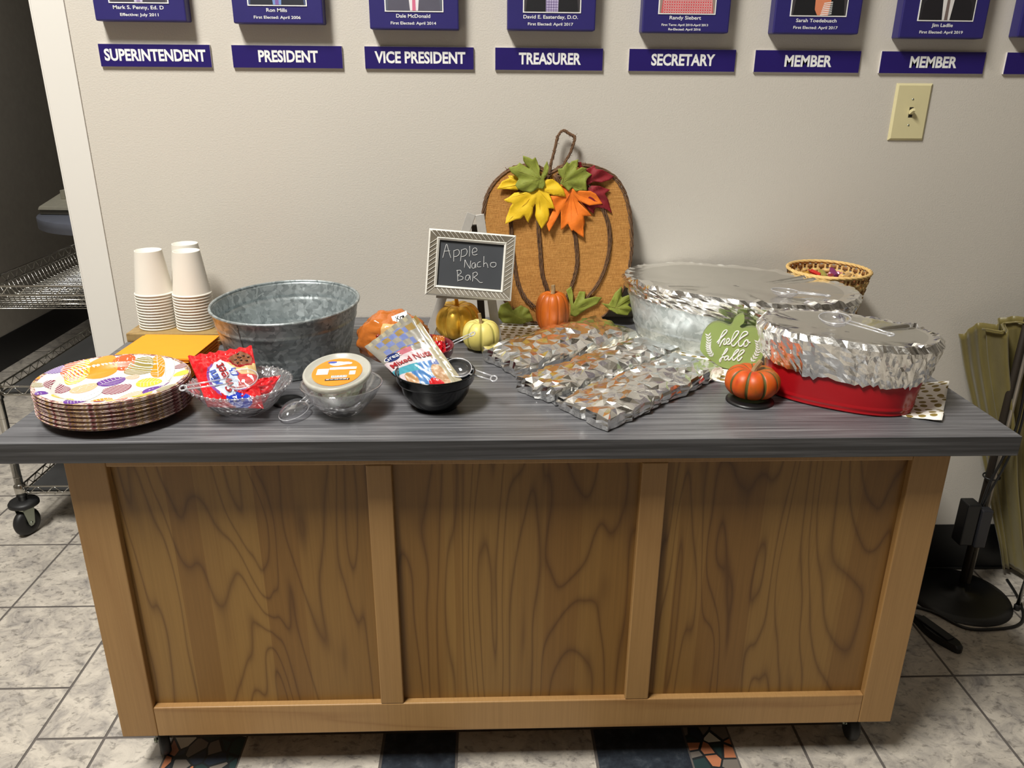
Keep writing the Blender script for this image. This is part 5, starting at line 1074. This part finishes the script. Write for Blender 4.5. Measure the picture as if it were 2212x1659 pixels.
g = G(); g.tube([(1.368+.022*cos(a), -.104+.019*sin(a), .370+.002*sin(a)) for a in [2*pi*k/20 for k in range(20)]], .0022, 6, closed=True); g.build('cable_tie', BLACK, cw)
bx = thing('power_box', 'black power box strapped low on the tall stand', 'power box', (1.325, -.135, .2))
g = G(); g.box(1.292, 1.330, -.150, -.105, .175, .305); g.build('case', BLACK, bx, bevel=.004)
g = G(); g.box(1.332, 1.364, -.155, -.128, .170, .290); g.build('adapter', flat('charcoal_plastic', (38, 38, 42), .4), bx, bevel=.004)
pd = thing('foot_pedal', 'black foot pedal on the floor right of the cabinet', 'pedal', (1.17, -.31, 0))
Mp = Matrix.Translation((1.170, -.312, 0)) @ Matrix.Rotation(radians(-70), 4, 'Z')
g = G(); R = []
for z, s in ((.0005, 1), (.014, 1), (.020, .9)):
    R.append([Mp @ Vector((.078*s*cos(a), (.020+.004*cos(a)+.004*sin(3*a))*s*sin(a)/max(.5, abs(sin(a))**.3 if abs(sin(a)) > .01 else 1), z)) for a in [2*pi*k/32 for k in range(32)]])
g.rings(R, sm=False, capb=True, capt=True); g.build('base', BLACK, pd)
g = G(); g.box(-.055, .045, -.013, .013, .019, .025, 0, Mp); g.build('tread', RUBBER, pd, bevel=.002)
# olive gold drape
dr = thing('fabric_drape', 'pleated olive gold fabric hanging behind the tall stand', 'fabric', (1.42, -.08, 0))
def drp(u, v, off=0, w0=.0):
    xt = 1.219+.42*u; xb_ = 1.512+.20*u; x = xb_+(xt-xb_)*v; zt_ = .769+.16*u+.006*sin(u*9); z = .03+(zt_-.03)*v
    y = -.045-.016*sin(u*34+2*sin(u*5))*(.35+.65*v)-.008*sin(u*71+1)-.012*nz(u*4, v*4, 3)+off-.03*(v**2)*sin(pi*u)
    return (x, min(y, -.008), z)
g = G(); g.grid(lambda u, v: drp(u, v), 150, 40); g.build('back_panel', OLIVE, dr, solid=.0015)
g = G(); g.grid(lambda u, v: (drp(.13+.87*u, v, 0)[0]+.01, drp(.13+.87*u, v*.99, 0)[1]-.022-.008*sin(u*29), drp(.13+.87*u, v, 0)[2]*.985), 150, 40); g.build('front_panel', OLIVE, dr, solid=.0015)
g = G(); g.tube([(*drp(.13+.87*i/60, 1)[:1], drp(.13+.87*i/60, 1)[1]-.023-.008*sin(i/60*29), drp(.13+.87*i/60, 1)[2]*.985+.002) for i in range(61)], .0028, 6); g.build('hem', OLIVE, dr)
lg = thing('chrome_stand_leg', 'thin chrome leg reaching the floor at the right edge', 'stand', (1.47, -.2, 0))
g = G(); g.tube([(1.463, -.205, .008), (1.505, -.165, .20), (1.55, -.13, .42)], .0055, 12); g.build('tube', CHROME, lg); g = G(); g.lathe([(.0005, 0), (.008, .0), (.0085, .014), (.0058, .018)], (1.462, -.206, 0), 16); g.build('foot', RUBBER, lg)
# ceiling fittings that carry the lamps; the right one is added for the fill
for (nm, x, y, lab) in (('a', -1.25, -1.85, 'above the lobby in front of the wall'), ('b', -.6, -4.1, 'further back in the lobby, left'), ('c', 1.9, -2.6, 'added for the fill lamp over the right side of the lobby')):
    t = thing('ceiling_light', 'recessed rectangular ceiling light %s' % lab, 'ceiling light', (x, y, 4.20), 'ceiling lights')
    g = G(); w1, h1 = (.33, .53) if nm == 'z' else (.33, .63)
    for s in (-1, 1): g.box(x+s*w1-.012, x+s*w1+.012, y-h1, y+h1, 4.10, 4.1999); g.box(x-w1, x+w1, y+s*h1-.012, y+s*h1+.012, 4.10, 4.1999)
    g.build('frame', FWHITE, t)
bpy.context.view_layer.update()
